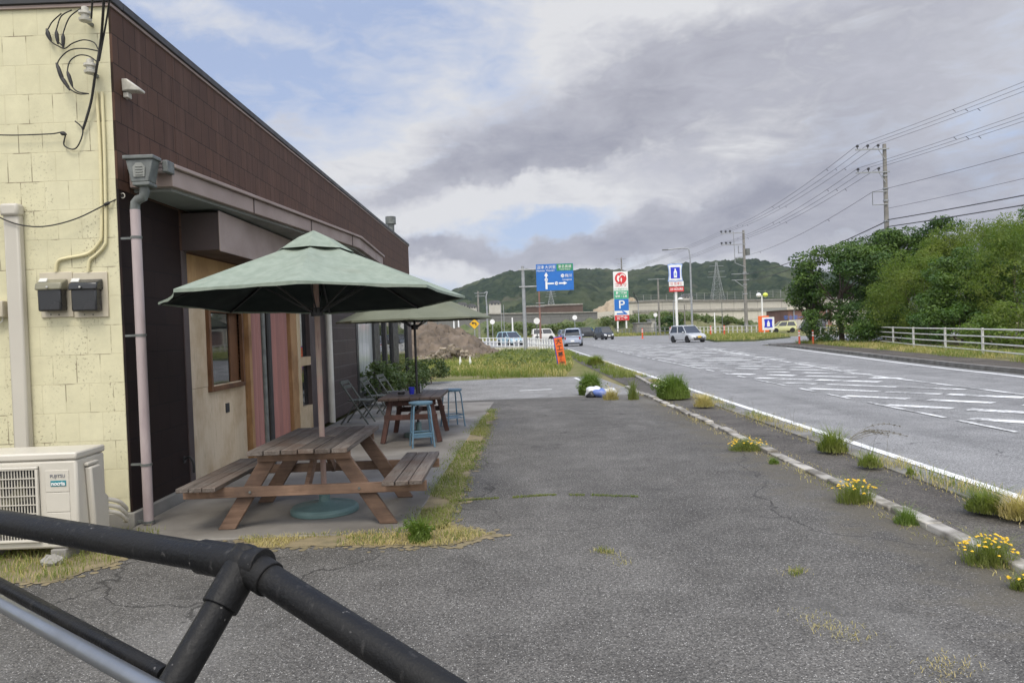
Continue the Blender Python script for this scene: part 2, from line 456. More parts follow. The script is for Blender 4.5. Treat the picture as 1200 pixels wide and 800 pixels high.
# ---- foliage -------------------------------------------------------
def leaf_quads(centers, normals, size, rng, aspect=0.55):
    n = len(centers)
    t = rng.normal(size=(n, 3)); t -= normals * (t * normals).sum(1)[:, None]; t /= np.linalg.norm(t, axis=1)[:, None] + 1e-9
    b = np.cross(normals, t)
    s = size * rng.uniform(0.6, 1.35, n)[:, None]
    a = t * s * 0.5; c = b * s * 0.5 * aspect
    return np.stack([centers - a, centers + c * 1.0 - a * 0.1, centers + a, centers - c - a * 0.1], 1).reshape(-1, 3)
def clump_leaves(cl, per, size, rng, upb=0.5, flat=0.7, aspect=0.55):
    """cl: list of (centre, radius); leaves on and in each clump, more on its upper side"""
    C, N = [], []
    for c, r in cl:
        n = max(6, int(per * r * r))
        dv = rng.normal(size=(n, 3)); dv /= np.linalg.norm(dv, axis=1)[:, None]
        rad = r * rng.uniform(0.35, 1.08, n) ** 0.6
        p = dv * rad[:, None]; p[:, 2] *= flat
        nn = dv * 0.6 + rng.normal(size=(n, 3)) * 0.55; nn[:, 2] += upb
        nn /= np.linalg.norm(nn, axis=1)[:, None]
        C.append(p + np.array(c)); N.append(nn)
    return leaf_quads(np.concatenate(C), np.concatenate(N), size, rng, aspect)
def crown_clumps(c, rad, n, rc, rng, lower=-0.75):
    out = []
    while len(out) < n:
        dv = rng.normal(size=3); dv /= np.linalg.norm(dv)
        if dv[2] < lower: continue
        k = rng.uniform(0.45, 1.0) ** 0.5
        p = np.array(c) + dv * np.array(rad) * k
        if p[2] < 0.25: p[2] = rng.uniform(0.2, 0.6)
        out.append((p, rc * rng.uniform(0.6, 1.25)))
    return out
def tree(name, base, c, rad, ncl, rc, leaf, per, lm, bm_, label, cat, group, seed, trunk_r=0.18, flat=0.7, upb=0.5, aspect=0.55, lower=-0.75):
    rng = np.random.default_rng(seed)
    t = thing(name, base, label, cat, group)
    cl = crown_clumps(c, rad, ncl, rc, rng, lower)
    tr = MB(); top = Vector(c); b0 = Vector(base)
    mid = b0.lerp(top, 0.5) + Vector((rng.uniform(-.3, .3), rng.uniform(-.3, .3), 0))
    tr.tube([b0 - Vector((0, 0, .1)), b0.lerp(mid, .5), mid, mid.lerp(top, .6)], [trunk_r * 1.25, trunk_r, trunk_r * .75, trunk_r * .45], 8)
    for p, r in cl[::max(1, len(cl) // 14)]:
        pv = Vector(p); st = b0.lerp(top, rng.uniform(.35, .8))
        tr.tube([st, st.lerp(pv, .5) + Vector((0, 0, -.15)), pv], [trunk_r * .4, trunk_r * .25, trunk_r * .1], 6)
    tr.build('trunk', bm_, t)
    fast_mesh('crown', clump_leaves(cl, per, leaf, rng, upb, flat, aspect), 4, lm, t)
    return t
def blade_mesh(pts, h, wd, lean, rng, hv=0.6, hs=None):
    """curved grass blades: 3 triangles-ish as 2 quads -> arrays of quads"""
    n = len(pts); pts = np.asarray(pts, float)
    an = rng.uniform(0, 2 * math.pi, n); H = h * rng.uniform(1 - hv, 1 + hv * 0.6, n) * (1.0 if hs is None else hs)
    dirx, diry = np.cos(an), np.sin(an)
    L = lean * H * rng.uniform(0.2, 1.2, n)
    sxv, syv = -diry * wd / 2, dirx * wd / 2
    z0 = pts[:, 2]
    def at(f, wf):
        x = pts[:, 0] + dirx * L * f * f; y = pts[:, 1] + diry * L * f * f; z = z0 + H * (f - 0.25 * lean * f * f)
        return np.stack([x - sxv * wf, y - syv * wf, z], 1), np.stack([x + sxv * wf, y + syv * wf, z], 1)
    a0, a1 = at(0, 1); b0, b1 = at(0.55, 0.8); c0, c1 = at(1.0, 0.08)
    return np.stack([a0, a1, b1, b0, b0, b1, c1, c0], 1).reshape(-1, 3)
def in_poly(n, poly, rng):
    """n random points inside a plan polygon"""
    poly = np.array([(p[0], p[1]) for p in poly]); lo, hi = poly.min(0), poly.max(0); out = []
    k = 0
    while k < n:
        q = rng.uniform(lo, hi, (n * 2, 2)); ins = np.zeros(len(q), bool); j = len(poly) - 1
        for i in range(len(poly)):
            xi, yi = poly[i]; xj, yj = poly[j]
            c = ((yi > q[:, 1]) != (yj > q[:, 1])) & (q[:, 0] < (xj - xi) * (q[:, 1] - yi) / (yj - yi + 1e-12) + xi)
            ins ^= c; j = i
        q = q[ins]; out.append(q); k += len(q)
        if k == 0 and len(out) > 50: break
    q = np.concatenate(out)[:n]
    return np.column_stack([q, np.zeros(len(q))])
# ------------------------------------------------------------------ palette
m_park = asphalt('car_park_asphalt', (0.074, 0.069, 0.061), (0.142, 0.134, 0.121), (0.52, 0.50, 0.46), 0.30, 0.8, dirt=(0.105, 0.092, 0.068))
m_park2 = asphalt('pale_asphalt', (0.20, 0.195, 0.185), (0.25, 0.245, 0.235), (0.40, 0.39, 0.37), 0.5, 0.35)
m_verge = asphalt('verge_asphalt', (0.066, 0.058, 0.050), (0.115, 0.104, 0.090), (0.25, 0.24, 0.22), 0.8, 0.6)
m_road = asphalt('road_asphalt', (0.20, 0.197, 0.192), (0.235, 0.232, 0.226), (0.33, 0.33, 0.32), 0.12, 0.3, streak=True)
m_conc = M('concrete', (0.30, 0.285, 0.255), (0.20, 0.19, 0.17), 2.2, 0.85, 0.25, 30)
m_patio = M('patio_concrete', (0.235, 0.22, 0.195), (0.115, 0.104, 0.090), 0.9, 0.85, 0.25, 40, lo=.35, hi=.65)  # slab toned darker overall, some canopy shade put into its colour
m_kerb = M('kerb_concrete', (0.40, 0.375, 0.33), (0.15, 0.135, 0.11), 4.0, 0.85, 0.5, 40, island=.2, lo=.4, hi=.62)
m_gutter = M('gutter_concrete', (0.21, 0.20, 0.18), (0.13, 0.12, 0.105), 3.0, 0.85, 0.4, 30)
m_soil = M('dry_soil', (0.26, 0.205, 0.115), (0.16, 0.135, 0.075), 6.0, 0.95, 0.5, 40)
m_trunk = M('bark', (0.10, 0.075, 0.055), (0.05, 0.04, 0.03), 9.0, 0.9, 0.5, 30)
# ground with grass and bare earth mottled together
m_ground, t_, b_ = principled('rough_ground')
p_ = t_.pos()
n1, n2 = t_.noise(p_, 0.12, 5, 0.6), t_.noise(p_, 1.6, 7, 0.65)
c_ = t_.mix(t_.ramp(t_.math('ADD', t_.math('MULTIPLY', n1, .6), t_.math('MULTIPLY', n2, .4)), .40, .58), (0.115, 0.135, 0.035), (0.24, 0.20, 0.115))
c_ = t_.mix(t_.ramp(t_.noise(p_, 9.0, 4), .45, .7, 0, .6), c_, (0.065, 0.085, 0.022))
t_.put(b_.inputs['Base Color'], c_); b_.inputs['Roughness'].default_value = 0.95; b_.inputs['Specular IOR Level'].default_value = 0.1
t_.put(b_.inputs['Normal'], t_.bump(n2, .6, .05))
# worn road paint: asphalt shows through
m_paint, t_, b_ = principled('worn_road_paint')
p_ = t_.pos()
wear = t_.ramp(t_.math('ADD', t_.math('MULTIPLY', t_.noise(p_, .75, 5, .65), .65), t_.math('MULTIPLY', t_.noise(p_, 14, 4, .6), .35)), .46, .57)
t_.put(b_.inputs['Base Color'], t_.mix(wear, (0.74, 0.74, 0.72), (0.24, 0.237, 0.23)))
b_.inputs['Roughness'].default_value = 0.8
m_line, t_, b_ = principled('road_line_paint')
wear = t_.ramp(t_.math('ADD', t_.math('MULTIPLY', t_.noise(t_.pos(), 0.9, 5, .65), .5), t_.math('MULTIPLY', t_.noise(t_.pos(), 18, 4, .6), .5)), .52, .62, 0, .8)
t_.put(b_.inputs['Base Color'], t_.mix(wear, (0.72, 0.72, 0.70), (0.22, 0.217, 0.21)))
b_.inputs['Roughness'].default_value = 0.8

# ------------------------------------------------------------------ ground, road, car park
def sheet(name, poly, z, m, th=0.0):
    b = MB(); b.face([(p[0], p[1], z) for p in poly]); o = b.build(name, m, smooth=0); return struct(o)
sheet('ground', [(-1800, -150), (1800, -150), (1800, 2000), (-1800, 2000)], -0.045, m_ground)
road_r = [(11.4, -20), (11.6, 5)] + [tuple(G(x, y).xy) for x, y in ((1200, 438), (1130, 431), (1060, 423), (1000, 415.5), (930, 407))]
road_l = [(4.32, 62), (4.32, -20)]
far_r = [tuple(G(x, y).xy) for x, y in ((905, 401.5), (880, 400.5), (835, 399.5), (812, 396))]
sheet('road', [(4.32, -20)] + road_r + [(17.5, 52), (46, 56), (120, 60), (120, 76), (29, 76)] +
      [(22, 78), (19, 82), (26, 118), (10, 128), (-8, 128), (-60, 112), (-60, 84), (-6, 70), (0, 66), (4.32, 62)], -0.02, m_road)
sheet('verge_path', [(3.2, -20), (4.08, -20), (4.08, 58), (3.9, 62), (3.2, 36)], -0.032, m_verge)
b = MB()
for i in range(40):
    y = -12 + i * 1.8
    b.box(4.085, 4.315, y, y + 1.79, -0.2, -0.010 + random.uniform(-.004, .006))
struct(b.build('gutter', m_gutter, bevel=.008))
sheet('car_park', [(-14, -20), (3.13, -20), (3.13, 17.85), (-3.4, 17.75), (-3.4, 6.6), (-14, 6.6)], 0.0, m_park)
sheet('car_park_entrance', [(-3.4, 17.76), (3.13, 17.86), (2.75, 25.0), (0.5, 25.6), (-3.4, 25.2), (-9, 26), (-9, 17.76)], -0.006, m_park2)
b = MB(); y = -9.0
while y < 19.6:
    L = random.uniform(.56, .62); dxk = random.uniform(-.018, .018); hz = random.uniform(.022, .055)
    if 14.9 < y < 15.3: y += .1
    xk = 3.2 - max(0, y - 12) * 0.02
    b.box(xk - .065 + dxk, xk + .065 + dxk, y, y + L - .012, -.15, hz); y += L
struct(b.build('kerb', m_kerb, bevel=.012))
# low kerb where the verge path meets the entrance further on
b = MB()
for i in range(10):
    b.bar((3.75 + .035 * i, 19.0 + i * .62, -.02), (3.78 + .035 * i, 19.0 + i * .62 + .58, -.02), .11, .09)
struct(b.build('kerb', m_kerb, bevel=.01))
# markings
b = MB()
def strip(p, q, wd, z=-0.012):
    p, q = Vector((p[0], p[1], z)), Vector((q[0], q[1], z)); t = (q - p).normalized(); s_ = Vector((-t.y, t.x, 0)) * wd / 2
    b.face([p - s_, q - s_, q + s_, p + s_])
for i in range(38):
    strip((4.5, -16 + 2 * i), (4.5, -14 + 2 * i), .13)
for a_, c_ in zip(road_r[1:], road_r[2:]):
    strip((a_[0] - .45, a_[1]), (c_[0] - .45, c_[1]), .15)
struct(b.build('edge_line', m_line, smooth=0))
b = MB()
for i in range(34):
    y0 = 4.0 + 2.0 * i; x0, x1 = 6.98 + max(0, y0 - 40) * .02, 10.15 + max(0, y0 - 22) * .10
    u = random.uniform(0, .08)
    while u < .97:
        v = min(1.0, u + random.uniform(.12, .34))
        if random.random() > .07:
            strip((x0 + (x1 - x0) * u, y0 - 1.28 * (x1 - x0) * u), (x0 + (x1 - x0) * v, y0 - 1.28 * (x1 - x0) * v), random.uniform(.22, .38))
        u = v + random.uniform(.02, .10)
struct(b.build('hatch_marking', m_paint, smooth=0))
b = MB()
for i in range(40):
    strip((6.93 + max(0, i * 1.7 - 40) * .02, i * 1.7), (6.93 + max(0, i * 1.7 + 1.7 - 40) * .02, i * 1.7 + random.uniform(.7, 1.7)), .09, -.009)
    y = i * 1.2 + 2; strip((10.2 + max(0, y - 22) * .1, y), (10.2 + max(0, y - 20.8) * .1, y + 1.2), .12, -.009)
struct(b.build('hatch_border', m_paint, smooth=0))
b = MB()
strip((0.15, 20.2), (1.05, 20.3), .13, -.002); strip((2.3, 20.4), (2.05, 24.6), .10, -.002)
struct(b.build('parking_line', m_line, smooth=0))
# patio slab and the soil that has gathered round its edge
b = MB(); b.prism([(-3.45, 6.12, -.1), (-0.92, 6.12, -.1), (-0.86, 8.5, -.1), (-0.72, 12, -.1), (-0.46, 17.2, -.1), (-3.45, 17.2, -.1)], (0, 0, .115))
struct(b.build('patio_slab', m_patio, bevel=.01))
def ragged(pts, amp, n=7):
    out = []
    for i, p in enumerate(pts):
        q = pts[(i + 1) % len(pts)]
        for k in range(n):
            t = k / n; out.append((p[0] + (q[0] - p[0]) * t + random.uniform(-amp, amp), p[1] + (q[1] - p[1]) * t + random.uniform(-amp, amp)))
    return out
soil_a = ragged([(-2.35, 6.16), (-2.1, 5.86), (-1.2, 5.78), (-0.55, 5.70), (-0.22, 5.98), (-0.62, 6.35), (-0.9, 6.2)], .03, 6)
soil_b = ragged([(-0.95, 6.2), (-0.60, 6.3), (-0.58, 8.0), (-0.48, 11.5), (-0.44, 15.4), (-0.52, 15.6), (-0.76, 12), (-0.90, 9)], .045, 9)
soil_c = ragged([(-14, 5.35), (-4.6, 5.25), (-3.35, 5.15), (-3.0, 5.65), (-3.1, 6.5), (-14, 6.6)], .04, 8)
for q in (soil_a, soil_c): sheet('soil', q, 0.0065, m_soil)
b = MB(); ys = np.linspace(6.2, 15.6, 60); lx = np.interp(ys, [6.2, 9, 12, 15.6], [-.95, -.90, -.76, -.52]); rx = np.interp(ys, [6.2, 8, 11.5, 15.6], [-.60, -.57, -.48, -.46]) + RNG.normal(0, .025, 60)
b.add([(x, y, .0065) for x, y in zip(lx, ys)] + [(x, y, .0065) for x, y in zip(rx, ys)], [(i, i + 60, i + 61, i + 1) for i in range(59)]); struct(b.build('soil', m_soil, smooth=0))
soil_b = [(x, y) for x, y in zip(rx, ys)]
b = MB()          # crumbs of earth thinning out over the asphalt
for q, n_ in ((soil_a, 420), (soil_b, 620), (soil_c, 300)):
    for k in range(n_):
        i = random.randrange(len(q) - 1); p, p2 = q[i], q[(i + 1) % len(q)]; u = random.random()
        x, y = p[0] + (p2[0] - p[0]) * u + random.gauss(0, .05), p[1] + (p2[1] - p[1]) * u + random.gauss(0, .05); r_ = random.uniform(.008, .04); z = random.uniform(.0025, .0055)
        if x < -3.3 and y > 6.5: continue
        b.face([(x + r_ * random.uniform(.6, 1.2) * math.cos(a), y + r_ * random.uniform(.6, 1.2) * math.sin(a), z) for a in (0, .9, 1.8, 2.7, 3.6, 4.5, 5.4)])
b = b.build('soil', m_soil, smooth=0); stuff(b, 'crumbs of dry earth scattered along the edges of the soil', 'soil')

# ------------------------------------------------------------------ the cafe building
m_yellow = blocks('yellow_painted_block', 0, (0.61, 0.575, 0.395), (0.59, 0.555, 0.375), (0.56, 0.52, 0.35), .215, .262, peel=(0.15, 0.12, 0.085), mw=.005, bump=.38)
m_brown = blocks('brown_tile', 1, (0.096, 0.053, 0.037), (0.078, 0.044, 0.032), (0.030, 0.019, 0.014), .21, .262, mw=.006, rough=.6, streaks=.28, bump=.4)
m_dark = blocks('shaded_brown_block', 1, (0.026, 0.016, 0.014), (0.021, 0.013, 0.012), (0.015, 0.011, 0.011), .40, .262, mw=.006, rough=.6, bump=.4)  # brown wall darkened, the canopy's shade put into its colour
m_grtile = blocks('dark_grey_tile', 1, (0.055, 0.040, 0.038), (0.045, 0.034, 0.033), (0.12, 0.11, 0.105), .105, .262, mw=.006, rough=.5, bump=.4)
m_black = M('black_metal', (0.018, 0.018, 0.020), (0.028, 0.027, 0.027), 8, .45, .05)
m_fascia = M('taupe_sheet', (0.31, 0.24, 0.21), (0.26, 0.20, 0.175), 2.0, .55, .03, 20)
m_fascia_d = M('dark_taupe_sheet', (0.075, 0.052, 0.048), (0.055, 0.040, 0.038), 2.0, .6)
m_soffit = M('soffit_board', (0.24, 0.245, 0.225), (0.19, 0.195, 0.18), 2.0, .8)
m_pipe_pk = M('faded_drainpipe', (0.42, 0.35, 0.34), (0.31, 0.25, 0.25), 3.0, .5, .05, stretch=(3, 3, .6))
m_gunmet = M('weathered_grey_plastic', (0.15, 0.16, 0.15), (0.085, 0.092, 0.088), 9.0, .45, .1)
m_ply = wood('plywood', (0.55, 0.44, 0.30), (0.62, 0.51, 0.36), (0.46, 0.345, 0.215), 2, .7, .04)
m_ply2 = wood('amber_plywood', (0.48, 0.29, 0.13), (0.55, 0.35, 0.17), (0.40, 0.24, 0.11), 2, .7, .04)
m_frame = wood('stained_timber', (0.30, 0.165, 0.075), (0.40, 0.24, 0.115), (0.22, 0.12, 0.055), 2, .6, .12)
m_pale = wood('pale_timber', (0.52, 0.40, 0.25), (0.60, 0.48, 0.32), (0.42, 0.30, 0.17), 2, .7, .12)
m_pink, t_, b_ = principled('pink_corrugated')
o_ = t_.sep(t_.objc())
wv = t_.math('SINE', t_.math('MULTIPLY', o_[1], 2 * math.pi / .16)); nz = t_.noise(t_.scalev(t_.objc(), (5, 5, .5)), 1.4, 4)
st_ = t_.noise(t_.scalev(t_.objc(), (1, 13, .25)), 1.0, 4)
t_.put(b_.inputs['Base Color'], t_.mix(t_.ramp(st_, .42, .60), t_.mix(t_.ramp(nz, .35, .68), (0.40, 0.185, 0.155), (0.31, 0.15, 0.13)), (0.29, 0.145, 0.127)))
b_.inputs['Roughness'].default_value = .6
m_glass = glass_mat('window_glass')
m_white = M('off_white_plastic', (0.62, 0.60, 0.54), (0.55, 0.53, 0.47), 4, .45)
m_inner = M('dim_interior', (0.03, 0.028, 0.026), (0.02, 0.019, 0.018), 2, .9)
m_inl = M('sheer_curtain', (0.62, 0.63, 0.60), (0.50, 0.51, 0.49), 1.0, .8, stretch=(1, 14, .3))
m_pane = M('curtained_glass', (0.50, 0.52, 0.50), (0.30, 0.32, 0.31), 1.0, .12, stretch=(1, 9, .4))
BY0, BY1 = 6.70, 25.9
ZT = 4.72
bld = thing('cafe_building', (WX, BY0, 0), 'low cafe building with pale yellow block end wall and long brown tiled side', 'building')
MB().box(-12, WX - .002, BY0, BY0 + .2, .13, ZT).build('end_wall', m_yellow, bld, bevel=.006)
def yy(x, y): return S(x, y).y
Y_ply0, Y_door0, Y_door1 = yy(222, 450), yy(293, 450), yy(341, 450)
Y_fr1, Y_slit1, Y_tile0, Y_tile1 = yy(351, 440), yy(366, 440), yy(384, 430), yy(417, 420)
Y_win1 = yy(478, 410)
ZB = 2.63
MB().box(WX - .22, WX + .02, Y_ply0 - .129, BY1, ZB, ZT).box(WX - .22, WX + .02, BY0 + .003, Y_ply0 - .13, 3.055, ZT).build('upper_wall', m_brown, bld, bevel=.004)
MB().box(WX - .22, WX + .018, BY0 + .004, Y_ply0 - .13, .13, 3.053).build('lower_wall', m_dark, bld)  # dark colour carried up to the canopy to paint in its shade
MB().box(WX - .22, WX + .018, Y_tile0, Y_tile1, .05, ZB - .002).build('tiled_pier', m_grtile, bld)
MB().box(WX - .22, WX + .018, Y_win1, BY1, .05, ZB - .002).build('corner_pier', m_fascia_d, bld)
MB().box(-12, -11.8, BY0 + .21, BY1, .0, ZT).box(-11.8, WX - .23, BY1 - .2, BY1, 0, ZT).build('rear_wall', m_dark, bld)
MB().box(-11.9, WX - .03, BY0 + .1, BY1 - .1, ZT - .25, ZT - .12).build('roof', m_soffit, bld)
MB().box(-12.05, WX + .055, BY0 - .045, BY0 + .16, ZT, ZT + .075).box(WX - .16, WX + .055, BY0 + .161, BY1 + .04, ZT, ZT + .075).build('roof_cap', m_black, bld, bevel=.008)
MB().box(-12.05, WX + .035, BY0 - .025, BY0 + .1, ZT - .03, ZT - .002).box(WX - .1, WX + .035, BY0 + .101, BY1 + .02, ZT - .03, ZT - .002).build('cap_flashing', m_fascia, bld)
MB().box(-12, WX + .05, BY0 - .035, BY0 + .18, -.05, .128).box(WX - .2, WX + .06, BY0 + .181, Y_ply0 - .1, -.05, .128).build('foundation', m_conc, bld, bevel=.008)
MB().box(WX - 1.6, WX - .9, BY0 + .25, BY1 - .25, .02, 3.0).build('interior', m_inner, bld)
# canopy, bay, gutter
def plan(pts, z0, z1): return [(x, y, z0) for x, y in pts], (0, 0, z1 - z0)
cpy = [(WX + .03, 6.88), (-3.09, 6.88), (-2.46, 12.25), (-2.62, 15.4), (WX + .03, 15.4)]
q = MB(); q.prism(*plan(cpy, 3.10, 3.262)); cn = q.build('canopy', m_fascia, bld, bevel=.006)
q = MB(); q.prism(*plan([(WX + .02, 6.87), (-3.05, 6.865), (-2.42, 12.27), (-2.58, 15.43), (WX + .02, 15.43)], 3.265, 3.30)); q.build('canopy_trim', m_fascia, cn, bevel=.005)
q = MB(); q.prism(*plan([(WX + .03, 6.96), (-3.14, 6.96), (-2.53, 12.2), (-2.68, 15.3), (WX + .03, 15.3)], 3.07, 3.098)); q.build('soffit', m_soffit, cn)
for yj in (8.5, 10.2, 11.9):
    xj = -3.09 + (yj - 6.88) * .1173
    MB().box(xj - .02, xj + .008, yj - .006, yj + .006, 3.10, 3.262).build('joint_strip', m_fascia_d, cn)
by = MB().box(WX - .1, -3.10, 7.95, 12.2, ZB + .002, 3.03).build('bay_soffit_box', m_fascia_d, bld)
MB().box(-3.098, -3.085, 7.94, 12.2, ZB - .015, 3.045).build('bay_fascia', m_fascia, by, bevel=.004)
MB().tube([(-3.15, 9.58, .02), (-3.15, 9.58, ZB)], .036, 10).build('canopy_post', m_black, bld)
MB().tube([(-3.19, 9.50, .02), (-3.19, 9.50, ZB)], .028, 10).build('canopy_post', m_gunmet, bld)
gt = MB().box(-3.24, -3.115, 6.755, 6.862, 3.215, 3.245).box(-3.24, -3.115, 6.745, 6.862, 3.25, 3.275).box(-3.24, -3.115, 6.735, 6.862, 3.28, 3.305)
gt = gt.build('gutter', m_pipe_pk, bld, bevel=.004)
MB().box(-3.113, -3.06, 6.73, 6.875, 3.20, 3.31).build('gutter_cap', m_gunmet, gt, bevel=.01)
hop = MB()
hx, hy = -3.245, 6.64
hop.prism([(hx - .125, hy - .05, 3.29), (hx + .115, hy - .05, 3.29), (hx + .075, hy - .05, 3.09), (hx - .085, hy - .05, 3.09)], (0, .14, 0))
hop.box(hx - .145, hx + .13, hy - .07, hy + .1, 3.29, 3.325); hop.box(hx - .07, hx + .085, hy - .06, hy + .09, 3.055, 3.088)
hop = hop.build('rain_hopper', m_gunmet, bld, bevel=.008)
q = MB(); q.prism([(hx - .055, hy - .062, 3.13), (hx + .045, hy - .062, 3.13), (hx + .05, hy - .062, 3.22), (hx + .02, hy - .062, 3.255), (hx - .03, hy - .062, 3.255), (hx - .06, hy - .062, 3.22)], (0, .01, 0))
for k in range(4): q.box(hx - .035, hx + .03, hy - .068, hy - .060, 3.145 + k * .024, 3.157 + k * .024)
q.build('hopper_crest', m_soffit, hop, bevel=.003)
dp = MB(); dp.tube([(hx, hy + .02, 3.06), (hx, hy + .02, 3.01), (hx - .02, hy + .03, 2.965), (hx - .07, hy + .04, 2.95), (hx - .1, hy + .045, 2.92), (hx - .105, hy + .045, 2.86)], .042, 14)
dp.build('pipe_elbow', m_gunmet, bld)
pxp, pyp = hx - .105, hy + .045
dp = MB().tube([(pxp, pyp, 2.86), (pxp, pyp, .02)], .043, 16).build('drainpipe', m_pipe_pk, bld)
for z in (2.6, 1.72, .55, .03): MB().tube([(pxp, pyp, z), (pxp, pyp, z + .022)], .049, 16).box(WX + .01, pxp - .03, pyp + .02, pyp + .035, z, z + .02).build('pipe_clip', m_gunmet, dp)
MB().tube([(WX + .09, yy(383, 430) - .1, .05), (WX + .09, yy(383, 430) - .1, 3.05)], .06, 12).build('drainpipe', m_white, bld)
# plywood front with window
XP = WX - .04
MB().box(WX - .1, WX + .03, Y_ply0 - .129, Y_ply0 - .003, .0, ZB).build('jamb_post', m_fascia_d, bld, bevel=.004)
w0, w1, wz0, wz1 = yy(248, 400), yy(284, 400), S(268, 450).z, S(268, 367).z
q = MB()
q.box(XP - .02, XP, Y_ply0, w0, 1.13, 2.1).box(XP - .02, XP, w1, Y_door0 - .06, 1.13, 2.1).box(XP - .02, XP, w0, w1, 1.13, wz0).box(XP - .02, XP, w0, w1, wz1, 2.1)
q.build('plywood_panel', m_ply, bld)
MB().box(XP - .02, XP - .003, Y_ply0, Y_door0 - .06, .06, 1.126).build('plywood_panel', m_ply, bld)
MB().box(XP - .02, XP - .002, Y_ply0, Y_door0 - .06, 2.104, ZB).build('plywood_panel', m_ply2, bld)
wf = MB(); t = .055
wf.box(XP - .06, XP + .045, w0 - t, w0, wz0 - t, wz1 + t).box(XP - .06, XP + .045, w1, w1 + t, wz0 - t, wz1 + t)
wf.box(XP - .06, XP + .045, w0, w1, wz1, wz1 + t).box(XP - .06, XP + .05, w0, w1, wz0 - t, wz0)
m_wfr = wood('dark_stained_frame', (0.13, 0.062, 0.030), (0.19, 0.095, 0.047), (0.09, 0.045, 0.024), 2, .6, .12)
win = wf.build('window', m_wfr, bld, bevel=.004)
MB().box(XP - .055, XP - .045, w0, w1 - .25, wz0, wz1).build('pane', m_glass, win)
MB().box(XP - .055, XP - .03, w1 - .25, w1, wz0, wz1).build('shutter_board', m_wfr, win)
MB().box(XP - .004, XP + .006, yy(268.5, 480), yy(272.5, 480), S(270, 483).z, S(270, 472).z).build('latch_hole', m_black, bld)
# pink door in its timber frame
dz = 2.18
q = MB().box(WX - .09, WX + .03, Y_door0 - .055, Y_door0 + .05, .05, ZB - .004)
q.box(WX - .09, WX + .028, Y_door1, Y_fr1 - .16, .05, ZB - .004).box(WX - .09, WX + .026, Y_door0 + .051, Y_door1 - .001, dz, dz + .11)
df = q.build('door_frame', m_frame, bld, bevel=.004)
MB().box(WX - .1, WX + .035, Y_fr1 - .158, Y_fr1 + .02, .05, ZB - .004).build('frame_post', m_pale, df, bevel=.004)
MB().box(WX - .09, WX - .03, Y_door0 + .052, Y_door1 - .002, dz + .112, ZB).build('transom_board', m_ply2, df)
q = MB(); n = int((Y_door1 - Y_door0 - .1) / .16); ys = np.linspace(Y_door0 + .05, Y_door1, n * 8 + 1)
pts0 = [(WX - .03 + .034 * math.sin(k * math.pi / 4), y, .06) for k, y in enumerate(ys)]
q.add(pts0 + [(x, y, dz) for x, y, z in pts0], [(i, i + 1, i + 1 + len(pts0), i + len(pts0)) for i in range(len(pts0) - 1)])
door = q.build('door', m_pink, bld, smooth=60)
# slit window with a pale rail
q = MB().box(WX - .08, WX + .03, Y_slit1 - .16, Y_slit1, .05, ZB - .004).build('timber_post', m_fascia_d, bld, bevel=.004)
zr0, zr1 = S(358, 428).z, S(358, 418).z
MB().box(WX - .06, WX + .03, Y_fr1 + .021, Y_slit1 - .161, zr0, zr1).build('cross_rail', m_pale, bld, bevel=.004)
MB().box(WX - .06, WX + .03, Y_fr1 + .021, Y_slit1 - .161, .05, .5).build('cross_rail', m_pale, bld, bevel=.004)
sl = MB().box(WX - .05, WX - .04, Y_fr1 + .021, Y_slit1 - .161, .5, 2.2).build('side_window', m_glass, bld)
MB().box(WX - .06, WX - .005, Y_fr1 + .021, Y_slit1 - .161, 2.2, ZB).build('transom_board', m_ply2, bld)
MB().box(WX - .1, WX + .01, Y_slit1 + .001, Y_tile0 - .002, .05, ZB - .003).build('dark_board', m_fascia_d, bld)
# shop front windows
edges = [yy(418.5, 410), yy(438, 410), yy(443, 410), yy(452, 410), yy(461, 410), yy(465, 410), yy(478, 410)]
shop = MB().box(WX - .1, WX + .01, Y_tile1 + .001, edges[-1], 2.32, ZB - .003).box(WX - .1, WX + .03, Y_tile1 + .001, edges[-1] - .002, .05, .32)
for a_, c_ in ((Y_tile1 + .002, edges[0] + .04), (edges[1], edges[2] + .15), (edges[3] - .1, edges[3] + .1), (edges[4] - .15, edges[5] + .2), (edges[6] - .12, edges[6])):
    shop.box(WX - .1, WX + .032, a_, c_, .321, 2.319)
shop = shop.build('shop_window', m_black, bld, bevel=.004)
for a_, c_ in ((edges[0] + .041, edges[1] - .001), (edges[2] + .151, edges[3] - .101), (edges[3] + .101, edges[4] - .151), (edges[5] + .201, edges[6] - .121)):
    MB().box(WX - .04, WX - .03, a_, c_, .33, 2.31).build('pane', m_pane if a_ < edges[1] - .5 and a_ < edges[0] + .1 else m_glass, shop)
MB().box(WX - .16, WX - .14, edges[0], edges[1], .4, 2.3).build('curtain', m_inl, shop)
# roof vent
v0 = P(459, 290, 24.6)
q = MB().tube([(v0.x, v0.y, ZT - .15), (v0.x, v0.y, P(459, 260, 24.6).z)], .115, 14)
q.tube([(v0.x, v0.y, P(459, 263, 24.6).z), (v0.x, v0.y, P(459, 254, 24.6).z)], .175, 14)
q.build('roof_vent', m_gunmet, bld, bevel=.01)
